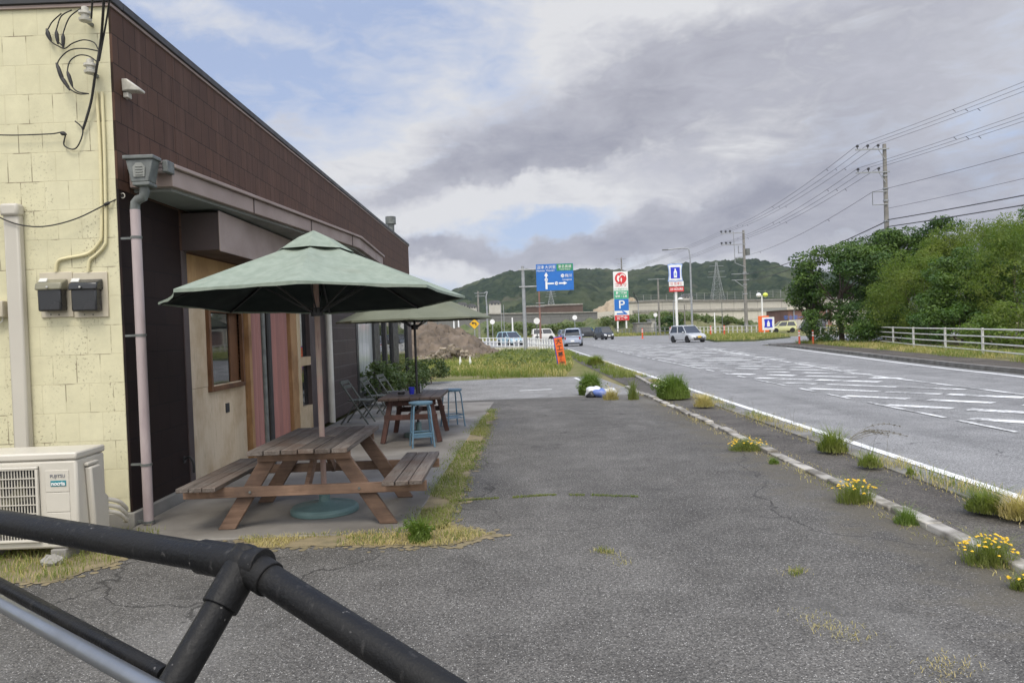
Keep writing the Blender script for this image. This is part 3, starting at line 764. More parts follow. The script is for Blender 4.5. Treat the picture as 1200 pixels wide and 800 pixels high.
# ------------------------------------------------------------------ things on and beside the building
m_ivory = M('ivory_paint', (0.66, 0.60, 0.36), (0.60, 0.54, 0.32), 4, .5)
m_beige = M('beige_plastic', (0.52, 0.47, 0.36), (0.45, 0.40, 0.30), 4, .5)
m_meter_o = M('olive_grey_plastic', (0.20, 0.19, 0.13), (0.16, 0.15, 0.10), 5, .4)
m_meter_b = M('smoked_black_plastic', (0.016, 0.017, 0.018), (0.024, 0.024, 0.026), 5, .25)
m_lab = M('pale_label', (0.6, 0.6, 0.56), (0.5, 0.5, 0.46), 30, .5)
m_ac = M('white_enamel', (0.56, 0.525, 0.45), (0.51, 0.48, 0.41), 1.5, .35, rvar=.05)
m_ac2 = M('cream_plastic', (0.50, 0.47, 0.40), (0.46, 0.43, 0.37), 1.5, .45)
m_dark = M('dark_grey_plastic', (0.03, 0.03, 0.032), (0.02, 0.02, 0.022), 5, .6)  # near-black grey for grille backs, screws and dark lettering
m_cable = M('cable_rubber', (0.014, 0.013, 0.013), (0.02, 0.019, 0.018), 8, .6)
m_ins = M('white_porcelain', (0.55, 0.53, 0.46), (0.42, 0.40, 0.34), 20, .3)
m_teal_badge = M('teal_badge', (0.02, 0.20, 0.23), (0.02, 0.18, 0.21), 5, .4)
m_letter_w = M('white_lettering', (0.8, 0.8, 0.78), (0.76, 0.76, 0.74), 5, .5)
m_letter_g = M('grey_lettering', (0.25, 0.25, 0.26), (0.22, 0.22, 0.23), 5, .5)
WY = BY0 - .001
# conduit pair and meters
q = MB(); c0, c1 = P(115, 105, WY - .02), P(122, 105, WY - .02)
def wp(x, y, o=.02): p = P(x, y, WY - o); return (p.x, WY - o, p.z)
for xs in ([(113, 108), (117.5, 180), (119, 268), (116, 284), (103, 297), (80, 302), (68, 306), (65, 318)],
           [(119.5, 108), (122.5, 180), (124, 272), (122, 288), (112, 299), (105, 305), (103, 318)]):
    pts = [Vector(wp(*a)) for a in xs]; sm = []
    for i in range(len(pts) - 1):
        p0, p1, p2, p3 = pts[max(i - 1, 0)], pts[i], pts[i + 1], pts[min(i + 2, len(pts) - 1)]
        for k in range(5):
            u = k / 5; sm.append(.5 * ((2 * p1) + (p2 - p0) * u + (2 * p0 - 5 * p1 + 4 * p2 - p3) * u * u + (3 * p1 - p0 - 3 * p2 + p3) * u ** 3))
    sm.append(pts[-1])
    MB().tube(sm, .0135, 10).build('conduit', m_ivory, bld)
def wbox(b, x0, y0, x1, y1, d0, d1):
    """box on the end wall between two pixels, standing from d0 to d1 proud"""
    a, c = P(x0, (y0 + y1) / 2, WY), P(x1, (y0 + y1) / 2, WY); zt, zb = P((x0 + x1) / 2, y0, WY).z, P((x0 + x1) / 2, y1, WY).z
    return b.box(a.x, c.x, WY - d1, WY - d0, zb, zt)
def meter(x0, x1, label, mt, mb_, lx):
    cx = P((x0 + x1) / 2, 345, WY)
    t = thing('electricity_meter', (cx.x, WY, P(60, 372, WY).z), label, 'electricity meter', 'electricity meters on the end wall')
    wbox(MB(), x0, 319, x1, 372, 0, .018).build('backing_board', m_beige, t, bevel=.006)
    xa, xb = x0 + 4, x1 - 6
    wbox(MB(), xa + 1, 336, xb, 365, .019, .12).build('terminal_cover', m_meter_b, t, bevel=.015)
    b = MB(); a, c = P(xa, 340, WY).x, P(xb, 340, WY).x; z0, z1 = P(xa, 341, WY).z, P(xa, 325, WY).z
    b.prism([(a - .01, WY - .02, z1 - .02), (a - .01, WY - .125, z1 - .06), (a - .01, WY - .14, z0), (a - .01, WY - .02, z0)], (c - a + .02, 0, 0))
    b.build('meter_head', mt, t, bevel=.012)
    b = MB(); lc = P(lx, 329, WY); b.prism([(lc.x - .035, WY - .112, lc.z - .02), (lc.x + .035, WY - .112, lc.z - .02), (lc.x + .035, WY - .088, lc.z + .012), (lc.x - .035, WY - .088, lc.z + .012)], (0, -.006, .004))
    b.build('label_plate', m_lab, t)
    b = MB(); b.tube([wp(xa + 2, 336, .125), wp(xa + 2, 336, .155)], .009, 8); b.build('seal_button', m_lab, t)
    for k in (.3, .55): 
        s = wp(x0 + (x1 - x0) * k, 368.5, .018); MB().tube([s, (s[0], s[1] - .004, s[2])], .006, 6).build('screw', m_dark, t)
    return t
meter(48.5, 86.5, 'electricity meter with olive grey top on left half of beige board', m_meter_o, m_meter_b, 59)
meter(87, 127.5, 'all black electricity meter on right half of beige board', m_meter_b, m_meter_b, 96)
c = P(4, 365, WY); t = thing('junction_box', (c.x, WY, c.z), 'small beige junction box left of the wide vertical duct', 'junction box')
wbox(MB(), -12, 353, 10.5, 372, 0, .09).build('box_body', m_beige, t, bevel=.008)
MB().tube([wp(3, 372, .05), wp(3, 376, .05), wp(-4, 381, .05), wp(-12, 379, .05)], .007, 8).build('lead', m_ins, t)
c = P(24, 520, WY); t = thing('pipe_duct', (c.x, WY, .4), 'pale beige vertical duct cover on yellow wall above the air conditioner', 'duct')
q = MB(); a, e = P(17, 400, WY).x, P(35, 400, WY).x; 
q.box(a, e, WY - .085, WY, .35, P(25, 247, WY).z); q.build('duct_cover', m_ac2, t, bevel=.02)
q = MB(); z = P(25, 247, WY).z; q.box(a - .012, e + .012, WY - .11, WY, z - .06, z + .055); q.build('duct_cap', m_ac2, t, bevel=.025)
# insulators and service drop
ins = []
for i, (x, y, lab) in enumerate(((108, 22, 'upper ribbed white insulator just under the roof cap of the yellow wall'), (114, 82, 'lower ribbed white insulator beside the looped cables'))):
    c = Vector(wp(x, y, .0)); t = thing('cable_insulator', c, lab, 'insulator', 'insulators on the end wall')
    MB().bar(c + Vector((0, 0, -.06)), c + Vector((0, -.09, -.06)), .025, .025).build('bracket', m_gunmet, t)
    MB().lathe(c + Vector((0, -.11, -.08)), [(.02, 0), (.05, .01), (.055, .03), (.034, .04), (.034, .06), (.055, .07), (.055, .09), (.03, .1), (.03, .13), (.015, .14)], 14).build('insulator_body', m_ins, t)
def spline(pts, n=8):
    pts = [Vector(p) for p in pts]; sm = []
    for i in range(len(pts) - 1):
        p0, p1, p2, p3 = pts[max(i - 1, 0)], pts[i], pts[i + 1], pts[min(i + 2, len(pts) - 1)]
        for k in range(n):
            u = k / n; sm.append(.5 * ((2 * p1) + (p2 - p0) * u + (2 * p0 - 5 * p1 + 4 * p2 - p3) * u * u + (3 * p1 - p0 - 3 * p2 + p3) * u ** 3))
    return sm + [pts[-1]]
def cable(name, pts, r, label, cat='cable', group='service cables at the corner', bulges=()):
    b = MB(); b.tube(spline(pts), r, 8); o = None
    b0 = b.build(name, m_cable); tag(b0, label, cat, group)
    for i, (p, q_) in enumerate(bulges):
        p, q_ = Vector(p), Vector(q_); MB().tube([p, p.lerp(q_, .25), p.lerp(q_, .7), q_], [.008, .017, .015, .007], 8).build('cable_sleeve', m_cable, b0)
    return b0
cable('service_cable', [wp(123, -20, .6), wp(119, 40, .2), wp(114, 75, .14), wp(111, 92, .1), wp(107, 118, .05), wp(101, 140, .04), wp(97, 152, .03)], .011, 'thick black service cable dropping past both insulators at the wall corner')
cable('service_cable', [wp(130, -20, .55), wp(127, 10, .3), wp(121, 45, .18), wp(116, 72, .13)], .008, 'thinner black cable slanting beside the thick service cable')
cable('service_cable', [wp(109, -20, .5), wp(108, 5, .2), wp(107, 22, .12)], .008, 'short black cable rising from the upper insulator over the roof')
for k, (pp, lab) in enumerate((
    ([(72, 16), (62, 25), (57, 33), (54, 40), (60, 49), (68, 54), (76, 57), (85, 51), (98, 47), (110, 50), (115, 58)], 'leftmost black drip loop of the upper cable trio'),
    ([(84, 12), (72, 19), (67, 32), (65, 43), (69, 50), (75, 55)], 'middle black drip loop of the upper cable trio'),
    ([(95, 10), (82, 20), (75, 36), (73, 47), (75, 57)], 'rightmost black drip loop of the upper cable trio'),
    ([(115, 60), (98, 57), (82, 59), (71, 68), (67, 78), (71, 92), (80, 103), (92, 110), (104, 110)], 'outer big black cable loop hanging at the lower insulator'),
    ([(113, 72), (104, 66), (92, 65), (82, 72), (79, 85), (82, 97), (90, 107), (104, 110)], 'inner big black cable loop hanging at the lower insulator'))):
    w3 = [wp(x, y, .05 + .02 * k) for x, y in pp]
    bl = [(wp(54.5, 34, .05), wp(60, 49, .05))], [(wp(66, 36, .07), wp(68, 52, .07))], [(wp(74, 40, .09), wp(74, 56, .09))], [(wp(66, 74, .11), wp(75, 96, .11)), (wp(72, 90, .11), wp(82, 106, .11))], [(wp(79, 84, .13), wp(85, 102, .13))]
    cable('drip_loop', w3, .0055, lab, bulges=bl[k])
cable('thin_wire', [wp(-12, 158, .05), wp(20, 158.5, .05), wp(60, 157, .05), wp(76, 155.5, .05), wp(75, 170, .03), (wp(86, 175, .03)), wp(93, 168, .03), wp(97, 152, .03), wp(88, 142, .03)], .006, 'thin wire running left along the yellow wall with a hanging loop', bulges=[(wp(71, 156.5, .05), wp(78, 157.5, .05))])
e1 = Vector((WX + .03, BY0 + .06, P(145, 228, BY0).z))
cable('slack_wire', [wp(-15, 243, .12), wp(0, 255, .11), wp(26, 264, .10), wp(55, 265, .09), wp(90, 256, .07), wp(125, 239, .04), e1], .006, 'slack black wire sagging across the yellow wall to a ring at the corner', bulges=[(wp(122, 240.5, .04), wp(129, 237, .04))])
t = thing('ring_hook', e1, 'small white ring hook at the building corner', 'hook')
MB().tube([e1 + Vector((.02 * math.sin(a), -.01, .022 * math.cos(a))) for a in np.linspace(0, 6.28, 14)], .005, 6, False).build('ring', m_ins, t)
# lamp on the brown wall
c = S(143.5, 104, WX + .02); t = thing('security_light', c, 'small white hooded lamp on the brown wall near the roof corner', 'wall lamp')
q = MB(); q.prism([(c.x, c.y - .02, c.z + .09), (c.x + .05, c.y - .02, c.z + .085), (c.x + .17, c.y - .02, c.z - .01), (c.x + .165, c.y - .02, c.z - .03), (c.x + .06, c.y - .02, c.z - .02), (c.x, c.y - .02, c.z - .03)], (0, .11, 0))
q.build('lamp_hood', m_ins, t, bevel=.01)
MB().box(c.x + .001, c.x + .05, c.y, c.y + .07, c.z - .08, c.z - .031).build('lamp_base', m_ins, t, bevel=.006)
c = S(216, 545, WX + .02); t = thing('hose_tap', (c.x, c.y, c.z), 'black tap bracket on the dark wall beside the jamb', 'tap')
MB().tube(spline([(c.x, c.y, c.z + .06), (c.x + .07, c.y - .03, c.z + .09), (c.x + .12, c.y - .05, c.z + .03), (c.x + .12, c.y - .05, c.z - .07)]), .014, 8).build('spout', m_black, t)
MB().tube([(c.x - .005, c.y, c.z + .06), (c.x + .012, c.y, c.z + .06)], .035, 12).build('flange', m_black, t)

# ---- air conditioner
AX1, AY0, AY1, AZ0, AZ1 = -3.41, 5.72, 6.12, .09, .835
AX0 = AX1 - .90
ac = thing('air_conditioner', ((AX0 + AX1) / 2, (AY0 + AY1) / 2, 0), 'cream outdoor air conditioner unit standing on grass against the yellow wall', 'air conditioner')
MB().box(AX0, AX1, AY0, AY1, AZ0, AZ1 - .06).build('casing', m_ac, ac, bevel=.02)
MB().box(AX0 - .006, AX1 + .006, AY0 - .008, AY1 + .005, AZ1 - .0585, AZ1).build('top_panel', m_ac, ac, bevel=.015)
gx0, gx1, gz0, gz1 = AX0 + .02, AX1 - .29, AZ0 + .06, AZ1 - .1
MB().box(gx0, gx1, AY0 - .003, AY0 + .002, gz0, gz1).build('grille_back', m_dark, ac)
gc = ((gx0 + gx1) / 2, (gz0 + gz1) / 2)
q = MB()
for k in range(25):
    x = gx0 + .02 + (gx1 - gx0 - .04) * k / 24; q.box(x - .0035, x + .0035, AY0 - .02, AY0 - .012, gz0 + .02, gz1 - .02)
for k in range(9):
    z = gz0 + .02 + (gz1 - gz0 - .04) * k / 8; q.box(gx0 + .02, gx1 - .02, AY0 - .0275, AY0 - .0205, z - .004, z + .004)
q.build('grille', m_ac2, ac)
q = MB(); t_ = .02
q.box(gx0, gx1, AY0 - .03, AY0 - .0035, gz1 - t_, gz1).box(gx0, gx1, AY0 - .03, AY0 - .0035, gz0, gz0 + t_).box(gx0, gx0 + t_, AY0 - .029, AY0 - .0035, gz0 + t_ + .001, gz1 - t_ - .001).box(gx1 - t_, gx1, AY0 - .029, AY0 - .0035, gz0 + t_ + .001, gz1 - t_ - .001)
q.build('grille_frame', m_ac, ac, bevel=.005)
q = MB()
for k in range(5):
    a0 = k * 2 * math.pi / 5
    q.add([(gc[0] + .06 * math.cos(a0), AY0 - .006, gc[1] + .06 * math.sin(a0)), (gc[0] + .23 * math.cos(a0 + .2), AY0 - .004, gc[1] + .23 * math.sin(a0 + .2)), (gc[0] + .24 * math.cos(a0 + .9), AY0 - .009, gc[1] + .24 * math.sin(a0 + .9)), (gc[0] + .06 * math.cos(a0 + .8), AY0 - .009, gc[1] + .06 * math.sin(a0 + .8))], [(0, 1, 2, 3)])
q.tube([(gc[0], AY0 - .004, gc[1]), (gc[0], AY0 - .011, gc[1])], .06, 14)
q.build('fan', m_meter_o, ac)
for z0_, z1_ in ((.53, .70), (.375, .525), (.13, .37)):
    MB().box(AX1 - .245, AX1 - .06, AY0 - .006, AY0 + .001, z0_, z1_).build('front_panel', m_ac, ac, bevel=.004)
text('maker_lettering', 'FUJITSU', .034, m_letter_g, ac, Vector((AX1 - .145, AY0 - .009, .655)) - ac.location)
bd = MB().box(AX1 - .20, AX1 - .08, AY0 - .010, AY0 - .0065, .575, .62).build('badge', m_teal_badge, ac, bevel=.002)
text('badge_lettering', 'nocria', .042, m_letter_w, bd, Vector((AX1 - .14, AY0 - .0125, .597)) - ac.location, bold=.001)
q = MB(); q.prism([(AX1 + .001, AY0 + .10, .70), (AX1 + .001, AY0 + .24, .70), (AX1 + .001, AY0 + .30, .45), (AX1 + .001, AY0 + .34, .42), (AX1 + .001, AY0 + .34, .16), (AX1 + .001, AY0 + .14, .16)], (.055, 0, 0))
q.build('valve_cover', m_ac2, ac, bevel=.015)
q = MB(); q.box(AX1 + .0005, AX1 + .04, AY0 + .09, AY0 + .25, .705, .735); q.build('carry_handle', m_ac2, ac, bevel=.01)
for k in range(3):
    MB().tube(spline([(AX1 + .03, AY0 + .32, .40 - k * .05), (AX1 + .09, AY0 + .42, .35 - k * .05), (AX1 + .08, AY0 + .55, .26 - k * .05), (AX1 - .06, AY0 + .78, .18 - .04 * k)]), .017, 10).build('refrigerant_hose', m_ac, ac)
for x in (AX0 + .12, AX1 - .16):
    q = MB(); q.box(x - .06, x + .06, AY0 - .02, AY1, .0, .088); q.build('foot_block', m_conc, ac, bevel=.01)
t = thing('stone', (AX1 - .14, AY0 - .13, 0), 'pale rough stone lying in grass under the air conditioner', 'stone')
q = MB(); q.ball((AX1 - .14, AY0 - .13, .03), .085, .06, .05, 12, 8); q.v = [(x + random.uniform(-.012, .012), y + random.uniform(-.012, .012), z + random.uniform(-.012, .012)) for x, y, z in q.v]
q.build('stone_body', m_conc, t, smooth=0)

# ---- near picnic table
m_wtop = wood('weathered_plank', (0.075, 0.061, 0.052), (0.185, 0.160, 0.138), (0.105, 0.072, 0.054), 1, .85, .34)
m_wleg = wood('reddish_timber', (0.125, 0.075, 0.050), (0.215, 0.138, 0.095), (0.08, 0.053, 0.040), 0, .7, .2)
m_wside = wood('reddish_rail', (0.155, 0.094, 0.062), (0.26, 0.168, 0.115), (0.10, 0.066, 0.048), 0, .7, .15)
TX, TY0, TY1 = -1.83, 6.17, 7.66
pt = thing('picnic_table', (TX, 6.92, .016), 'weathered brown picnic table with attached benches under the pale green umbrella', 'picnic table')
def planks(xa, xb, n, z0, th, gap=.010, notch=None):
    q = MB(); w_ = (xb - xa) / n
    for k in range(n):
        x0, x1 = xa + k * w_ + gap / 2, xa + (k + 1) * w_ - gap / 2; j0, j1 = random.uniform(-.012, .012), random.uniform(-.012, .012); zz = random.uniform(-.003, .003)
        if notch and x0 < notch[0] < x1:
            q.box(x0, x1, TY0 + j0, notch[1] - .04, z0 + zz, z0 + th + zz); q.box(x0, x1, notch[1] + .04, TY1 + j1, z0 + zz, z0 + th + zz)
        else: q.box(x0, x1, TY0 + j0, TY1 + j1, z0 + zz, z0 + th + zz)
    return q
UX, UY = -1.82, 6.95
planks(TX - .425, TX + .425, 6, .682, .040, notch=(UX, UY)).build('tabletop', m_wtop, pt, bevel=.005)
for s_ in (-1, 1):
    planks(TX + s_ * .865 - .175, TX + s_ * .865 + .175, 3, .390, .038).build('bench_seat', m_wtop, pt, bevel=.005)
for yf in (TY0 + .24, TY1 - .24):
    sg = 1 if yf < 6.9 else -1
    for s_ in (-1, 1):
        MB().prism([(TX + s_ * .20, yf - .021, .680), (TX + s_ * .35, yf - .021, .680), (TX + s_ * .78, yf - .021, .017), (TX + s_ * .63, yf - .021, .017)], (0, .042, 0)).build('leg', m_wleg, pt, bevel=.005)
    MB().box(TX - 1.05, TX + 1.05, yf - sg * .045 - .02, yf - sg * .045 + .02, .30, .388).build('cross_beam', m_wside, pt, bevel=.005)
    MB().box(TX - .40, TX + .40, yf - sg * .043 - .02, yf - sg * .043 + .02, .60, .680).build('top_batten', m_wside, pt, bevel=.005)
    MB().bar((TX, yf - sg * .0 + sg * .02, .34), (TX - .005, 6.915 - sg * .09, .672), .085, .04, (1, 0, 0)).build('brace', m_wleg, pt, bevel=.004)
    for s_ in (-1, 1):
        MB().tube([(TX + s_ * .47, yf - sg * .065, .345), (TX + s_ * .47, yf - sg * .074, .345)], .011, 8).build('bolt', m_gunmet, pt)

# ---- near umbrella
m_mint, t_, b_ = principled('faded_green_canvas')
n_ = t_.noise(t_.objc(), 3.0, 6, .6); k_ = t_.noise(t_.scalev(t_.objc(), (6, 6, 1)), 2.0, 4)
t_.put(b_.inputs['Base Color'], t_.mix(t_.ramp(k_, .35, .65), (0.285, 0.330, 0.265), (0.235, 0.280, 0.222)))
st_ = t_.ramp(t_.noise(t_.objc(), 2.2, 7, .7), .52, .68, 0, .45)
t_.put(b_.inputs['Base Color'], t_.mix(st_, t_.mix(t_.ramp(k_, .35, .65), (0.265, 0.305, 0.252), (0.22, 0.260, 0.212)), (0.18, 0.195, 0.15)))
b_.inputs['Roughness'].default_value = .9; b_.inputs['Specular IOR Level'].default_value = .1
t_.put(b_.inputs['Normal'], t_.bump(n_, .45, .03))
m_under = M('dark_green_lining', (0.004, 0.013, 0.011), (0.003, 0.010, 0.009), 5, .95)  # dark green taken near black, shade under the canopy put into the colour
m_poledw = wood('pinkish_pole', (0.34, 0.215, 0.185), (0.42, 0.285, 0.24), (0.36, 0.33, 0.26), 2, .7, .05)
m_resin = M('teal_resin', (0.115, 0.185, 0.175), (0.09, 0.15, 0.145), 5, .5, .1)
def umbrella(ux, uy, zr, za, R_, n, m_top, m_bot, label, pole_r, m_pole, base_r, rot, sag=.12, vent=True, seed=3, tilt=0.0):
    rng = random.Random(seed)
    u = thing('patio_umbrella', (ux, uy, .016), label, 'umbrella', 'umbrellas over the tables')
    rv = .29 if vent else .02; RINGS = 9; PER = 6
    def pt_(k, f):     # k in [0, n): rib fraction, f: 0 apex .. 1 rim
        fr = k - math.floor(k); a0, a1 = (math.floor(k) + rot) * 2 * math.pi / n, (math.floor(k) + 1 + rot) * 2 * math.pi / n
        p = Vector((math.cos(a0), math.sin(a0), 0)).lerp(Vector((math.cos(a1), math.sin(a1), 0)), fr)
        inward = 1 - .035 * math.sin(math.pi * fr) * f
        z = za - (za - zr) * f ** 1.02 - sag * math.sin(math.pi * fr) * f * (1 - f) * 1.1 - tilt * p.y * R_ * f
        return Vector((ux + p.x * R_ * f * inward, uy + p.y * R_ * f * inward, z))
    fr = [rv / R_ * .75 + (1 - rv / R_ * .75) * i / RINGS for i in range(RINGS + 1)]
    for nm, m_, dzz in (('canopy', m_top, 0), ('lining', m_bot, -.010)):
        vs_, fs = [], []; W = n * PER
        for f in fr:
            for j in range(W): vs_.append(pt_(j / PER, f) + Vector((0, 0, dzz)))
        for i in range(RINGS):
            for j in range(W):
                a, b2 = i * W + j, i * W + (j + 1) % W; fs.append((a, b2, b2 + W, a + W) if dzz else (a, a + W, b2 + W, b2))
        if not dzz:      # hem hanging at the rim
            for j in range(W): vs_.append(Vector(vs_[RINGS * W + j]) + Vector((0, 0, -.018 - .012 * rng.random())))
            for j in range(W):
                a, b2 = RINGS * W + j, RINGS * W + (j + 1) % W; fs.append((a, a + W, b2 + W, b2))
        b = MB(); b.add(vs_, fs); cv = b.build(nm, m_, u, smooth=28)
    if vent:
        vs_, fs = [], []; W = n * PER; rr = [.02, .5, 1.0]
        for f in rr:
            for j in range(W):
                k = j / PER; fr_ = k - math.floor(k); p = pt_(k, min(.999, f * rv * 1.25 / R_))
                vs_.append(p + Vector((0, 0, .045 + .035 * (1 - f) - (.03 * f if f == 1 else 0) + .025 * math.sin(math.pi * fr_) * (f == 1))))
        for i in range(2):
            for j in range(W):
                a, b2 = i * W + j, i * W + (j + 1) % W; fs.append((a, a + W, b2 + W, b2))
        fs.append(tuple(range(W)))
        b = MB(); b.add(vs_, fs); b.build('vent_cap', m_top, u, smooth=28)
    MB().tube([(ux, uy, .05), (ux, uy, za + .0)], pole_r, 14).build('pole', m_pole, u)
    for k in range(n):
        a = (k + rot) * 2 * math.pi / n; e = pt_(k, .985); s_ = pt_(k, .10)
        MB().bar(s_ + Vector((0, 0, -.03)), e + Vector((0, 0, -.025)), .014, .02).build('rib', m_black, u)
        mdl = pt_(k, .5) + Vector((0, 0, -.035))
        MB().bar((ux + .05 * math.cos(a), uy + .05 * math.sin(a), zr - .12), mdl, .012, .016).build('strut', m_black, u)
    MB().tube([(ux, uy, zr - .16), (ux, uy, zr - .08)], .055, 14).build('hub', m_black, u)
    MB().lathe((ux, uy, .0), [(base_r, .017), (base_r, .05), (base_r * .93, .075), (base_r * .35, .10), (base_r * .22, .11), (.05, .115), (.05, .24), (.035, .24)], 32).build('base', m_resin, u, bevel=.004)
    return u
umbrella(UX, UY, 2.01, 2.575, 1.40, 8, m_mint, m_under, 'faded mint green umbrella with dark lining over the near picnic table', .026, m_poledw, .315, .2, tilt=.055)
q = MB().tube([(UX + .075, UY + .12, .06), (UX + .075, UY + .12, .72)], .005, 6)

# ---- second table, umbrella, stools
m_olive = M('olive_canvas', (0.165, 0.175, 0.128), (0.14, 0.15, 0.108), 3, .9, .1, spec=.1)
m_olive_u = M('olive_lining', (0.115, 0.125, 0.085), (0.10, 0.11, 0.075), 3, .95, spec=.1)
m_redwood = wood('red_brown_timber', (0.062, 0.031, 0.025), (0.095, 0.046, 0.036), (0.045, 0.026, 0.022), 2, .6, .15)
m_dktop = wood('dark_brown_top', (0.050, 0.034, 0.028), (0.075, 0.052, 0.042), (0.04, 0.03, 0.026), 0, .5, .1)
m_stool = M('worn_blue_paint', (0.085, 0.165, 0.23), (0.12, 0.20, 0.26), 9, .5, .1, lo=.45, hi=.7)
T2X, T2Y = -1.57, 11.75
t2 = thing('garden_table', (T2X, T2Y, .016), 'red brown garden table with dark top under the olive umbrella', 'table')
q = MB()
for k in range(6): q.box(T2X - .47 + k * .157 + .003, T2X - .47 + (k + 1) * .157 - .003, T2Y - .72, T2Y + .72, .66, .70)
q.build('tabletop', m_dktop, t2, bevel=.005)
for sy in (-1, 1):
    for sx in (-1, 1):
        MB().bar((T2X + sx * .30, T2Y + sy * .55, .66), (T2X + sx * .43, T2Y + sy * .62, .017), .075, .075, (0, 1, 0)).build('leg', m_redwood, t2, bevel=.006)
    MB().box(T2X - .40, T2X + .40, T2Y + sy * .60 - .02, T2Y + sy * .60 + .02, .36, .44).build('cross_rail', m_redwood, t2, bevel=.004)
    MB().box(T2X - .38, T2X + .38, T2Y + sy * .55 - .02, T2Y + sy * .55 + .02, .57, .655).build('apron', m_redwood, t2, bevel=.004)
MB().box(T2X - .04, T2X + .04, T2Y - .575, T2Y + .575, .38, .45).build('stretcher', m_redwood, t2, bevel=.004)
umbrella(T2X + .02, T2Y + .1, 1.88, 2.40, 1.24, 8, m_olive, m_olive_u, 'plain olive umbrella over the red brown garden table', .02, m_black, .24, .1, vent=False, seed=5)
c = P(484, 459, T2Y - .1)
t = thing('blue_cup', (c.x, T2Y - .25, .717), 'cobalt blue cup standing on the red brown garden table', 'cup')
MB().lathe((c.x, T2Y - .25, .717), [(.035, 0), (.042, .05), (.048, .11), (.04, .11), (.036, .02)], 16).build('cup_body', M('cobalt_glaze', (0.02, 0.03, 0.35), (0.015, 0.02, 0.28), 5, .2), t)
t = thing('ashtray', (c.x - .17, T2Y - .2, .717), 'small dark ashtray beside the blue cup', 'ashtray')
MB().lathe((c.x - .17, T2Y - .2, .717), [(.05, 0), (.065, .035), (.055, .035), (.045, .012)], 16).build('bowl', m_black, t)
t = thing('bottle', (c.x + .12, T2Y - .12, .717), 'little dark bottle on the garden table right of the blue cup', 'bottle')
MB().lathe((c.x + .12, T2Y - .12, .717), [(.03, 0), (.03, .09), (.012, .12), (.012, .15)], 12).build('glass_body', m_glass, t)
def stool(x, y, rz, label):
    s_ = thing('metal_stool', (x, y, .016), label, 'stool', 'blue stools at the far table', rz)
    q = MB(); q.lathe((0, 0, 0), [(.165, .61), (.175, .625), (.175, .645), (.15, .652), (.0001, .652)], 24); q.build('seat', m_stool, s_, local=True)
    for a in (45, 135, 225, 315):
        ca_, sa_ = math.cos(R(a)), math.sin(R(a))
        MB().tube([(.14 * ca_, .14 * sa_, .62), (.165 * ca_, .165 * sa_, .56), (.225 * ca_, .225 * sa_, .0)], .013, 8).build('leg', m_stool, s_, local=True)
    MB().tube([(.205 * math.cos(R(a)), .205 * math.sin(R(a)), .20) for a in (45, 135, 225, 315, 405)], .010, 8).build('foot_ring', m_stool, s_, local=True)
    q = MB(); q.box(-.15, .15, -.15, .15, .145, .155); q.build('lower_plate', m_stool, s_, local=True)
    return s_
stool(-1.36, 10.74, .25, 'blue metal stool nearest the camera in front of the garden table')
g = G(531, 500); stool(g.x, g.y, .5, 'blue metal stool at the right end of the garden table')
# ---- folding chairs against the tiled pier
m_chair = wood('grey_green_slats', (0.085, 0.092, 0.082), (0.115, 0.122, 0.108), (0.065, 0.07, 0.062), 2, .7, .1)
def folding_chair(x, y, rz, label):
    s_ = thing('folding_chair', (x, y, .016), label, 'folding chair', 'grey folding chairs by the tiled pier', rz)
    for sx in (-1, 1):
        MB().bar((sx * .20, .30, .0), (sx * .20, -.22, .80), .022, .045, (1, 0, 0)).build('back_leg', m_chair, s_, bevel=.003, local=True)
        MB().bar((sx * .17, -.24, .0), (sx * .17, .12, .46), .022, .04, (1, 0, 0)).build('front_leg', m_chair, s_, bevel=.003, local=True)
    q = MB()
    for k in range(5): q.box(-.19, .19, -.19 + k * .082 + .2 - .1, -.19 + k * .082 + .07 + .1, .425, .445)
    q.build('seat', m_chair, s_, bevel=.003, local=True)
    q = MB()
    for k in range(2):
        z = .66 + k * .085; y_ = .30 - .52 * z / .80; q.box(-.21, .21, y_ - .028, y_ - .008, z, z + .065)
    q.build('backrest', m_chair, s_, bevel=.003, local=True)
    return s_
c1 = G(420, 495); folding_chair(-2.98, 13.9, R(-98), 'slatted grey folding chair nearest the camera beside the tiled pier')
folding_chair(-2.80, 14.75, R(-96), 'slatted grey folding chair just behind the nearest one')
folding_chair(-2.62, 15.6, R(-100), 'slatted grey folding chair farthest back, next to the window shrubs')
# ---- shrubs before the shop window
m_shrub = leaf_mat('shrub_leaf', (0.035, 0.062, 0.022), (0.062, 0.095, 0.034), (0.11, 0.135, 0.05))
for i, (x, y, h, r, lab) in enumerate(((-3.0, 17.2, .95, .5, 'leafy green shrub at the left of the shop window'), (-2.9, 19.0, 1.0, .55, 'wider leafy green shrub at the middle of the shop window'), (-2.95, 21.2, .85, .55, 'low green shrub at the right of the shop window'), (-2.7, 24.4, .8, .6, 'small green shrub at the far corner of the building'))):
    tree('shrub', (x, y, 0), (x, y, h * .55), (r, r * 1.2, h * .5), 34, .17, .085, 1900, m_shrub, m_trunk, lab, 'shrub', 'shrubs before the shop window', 40 + i, .02)
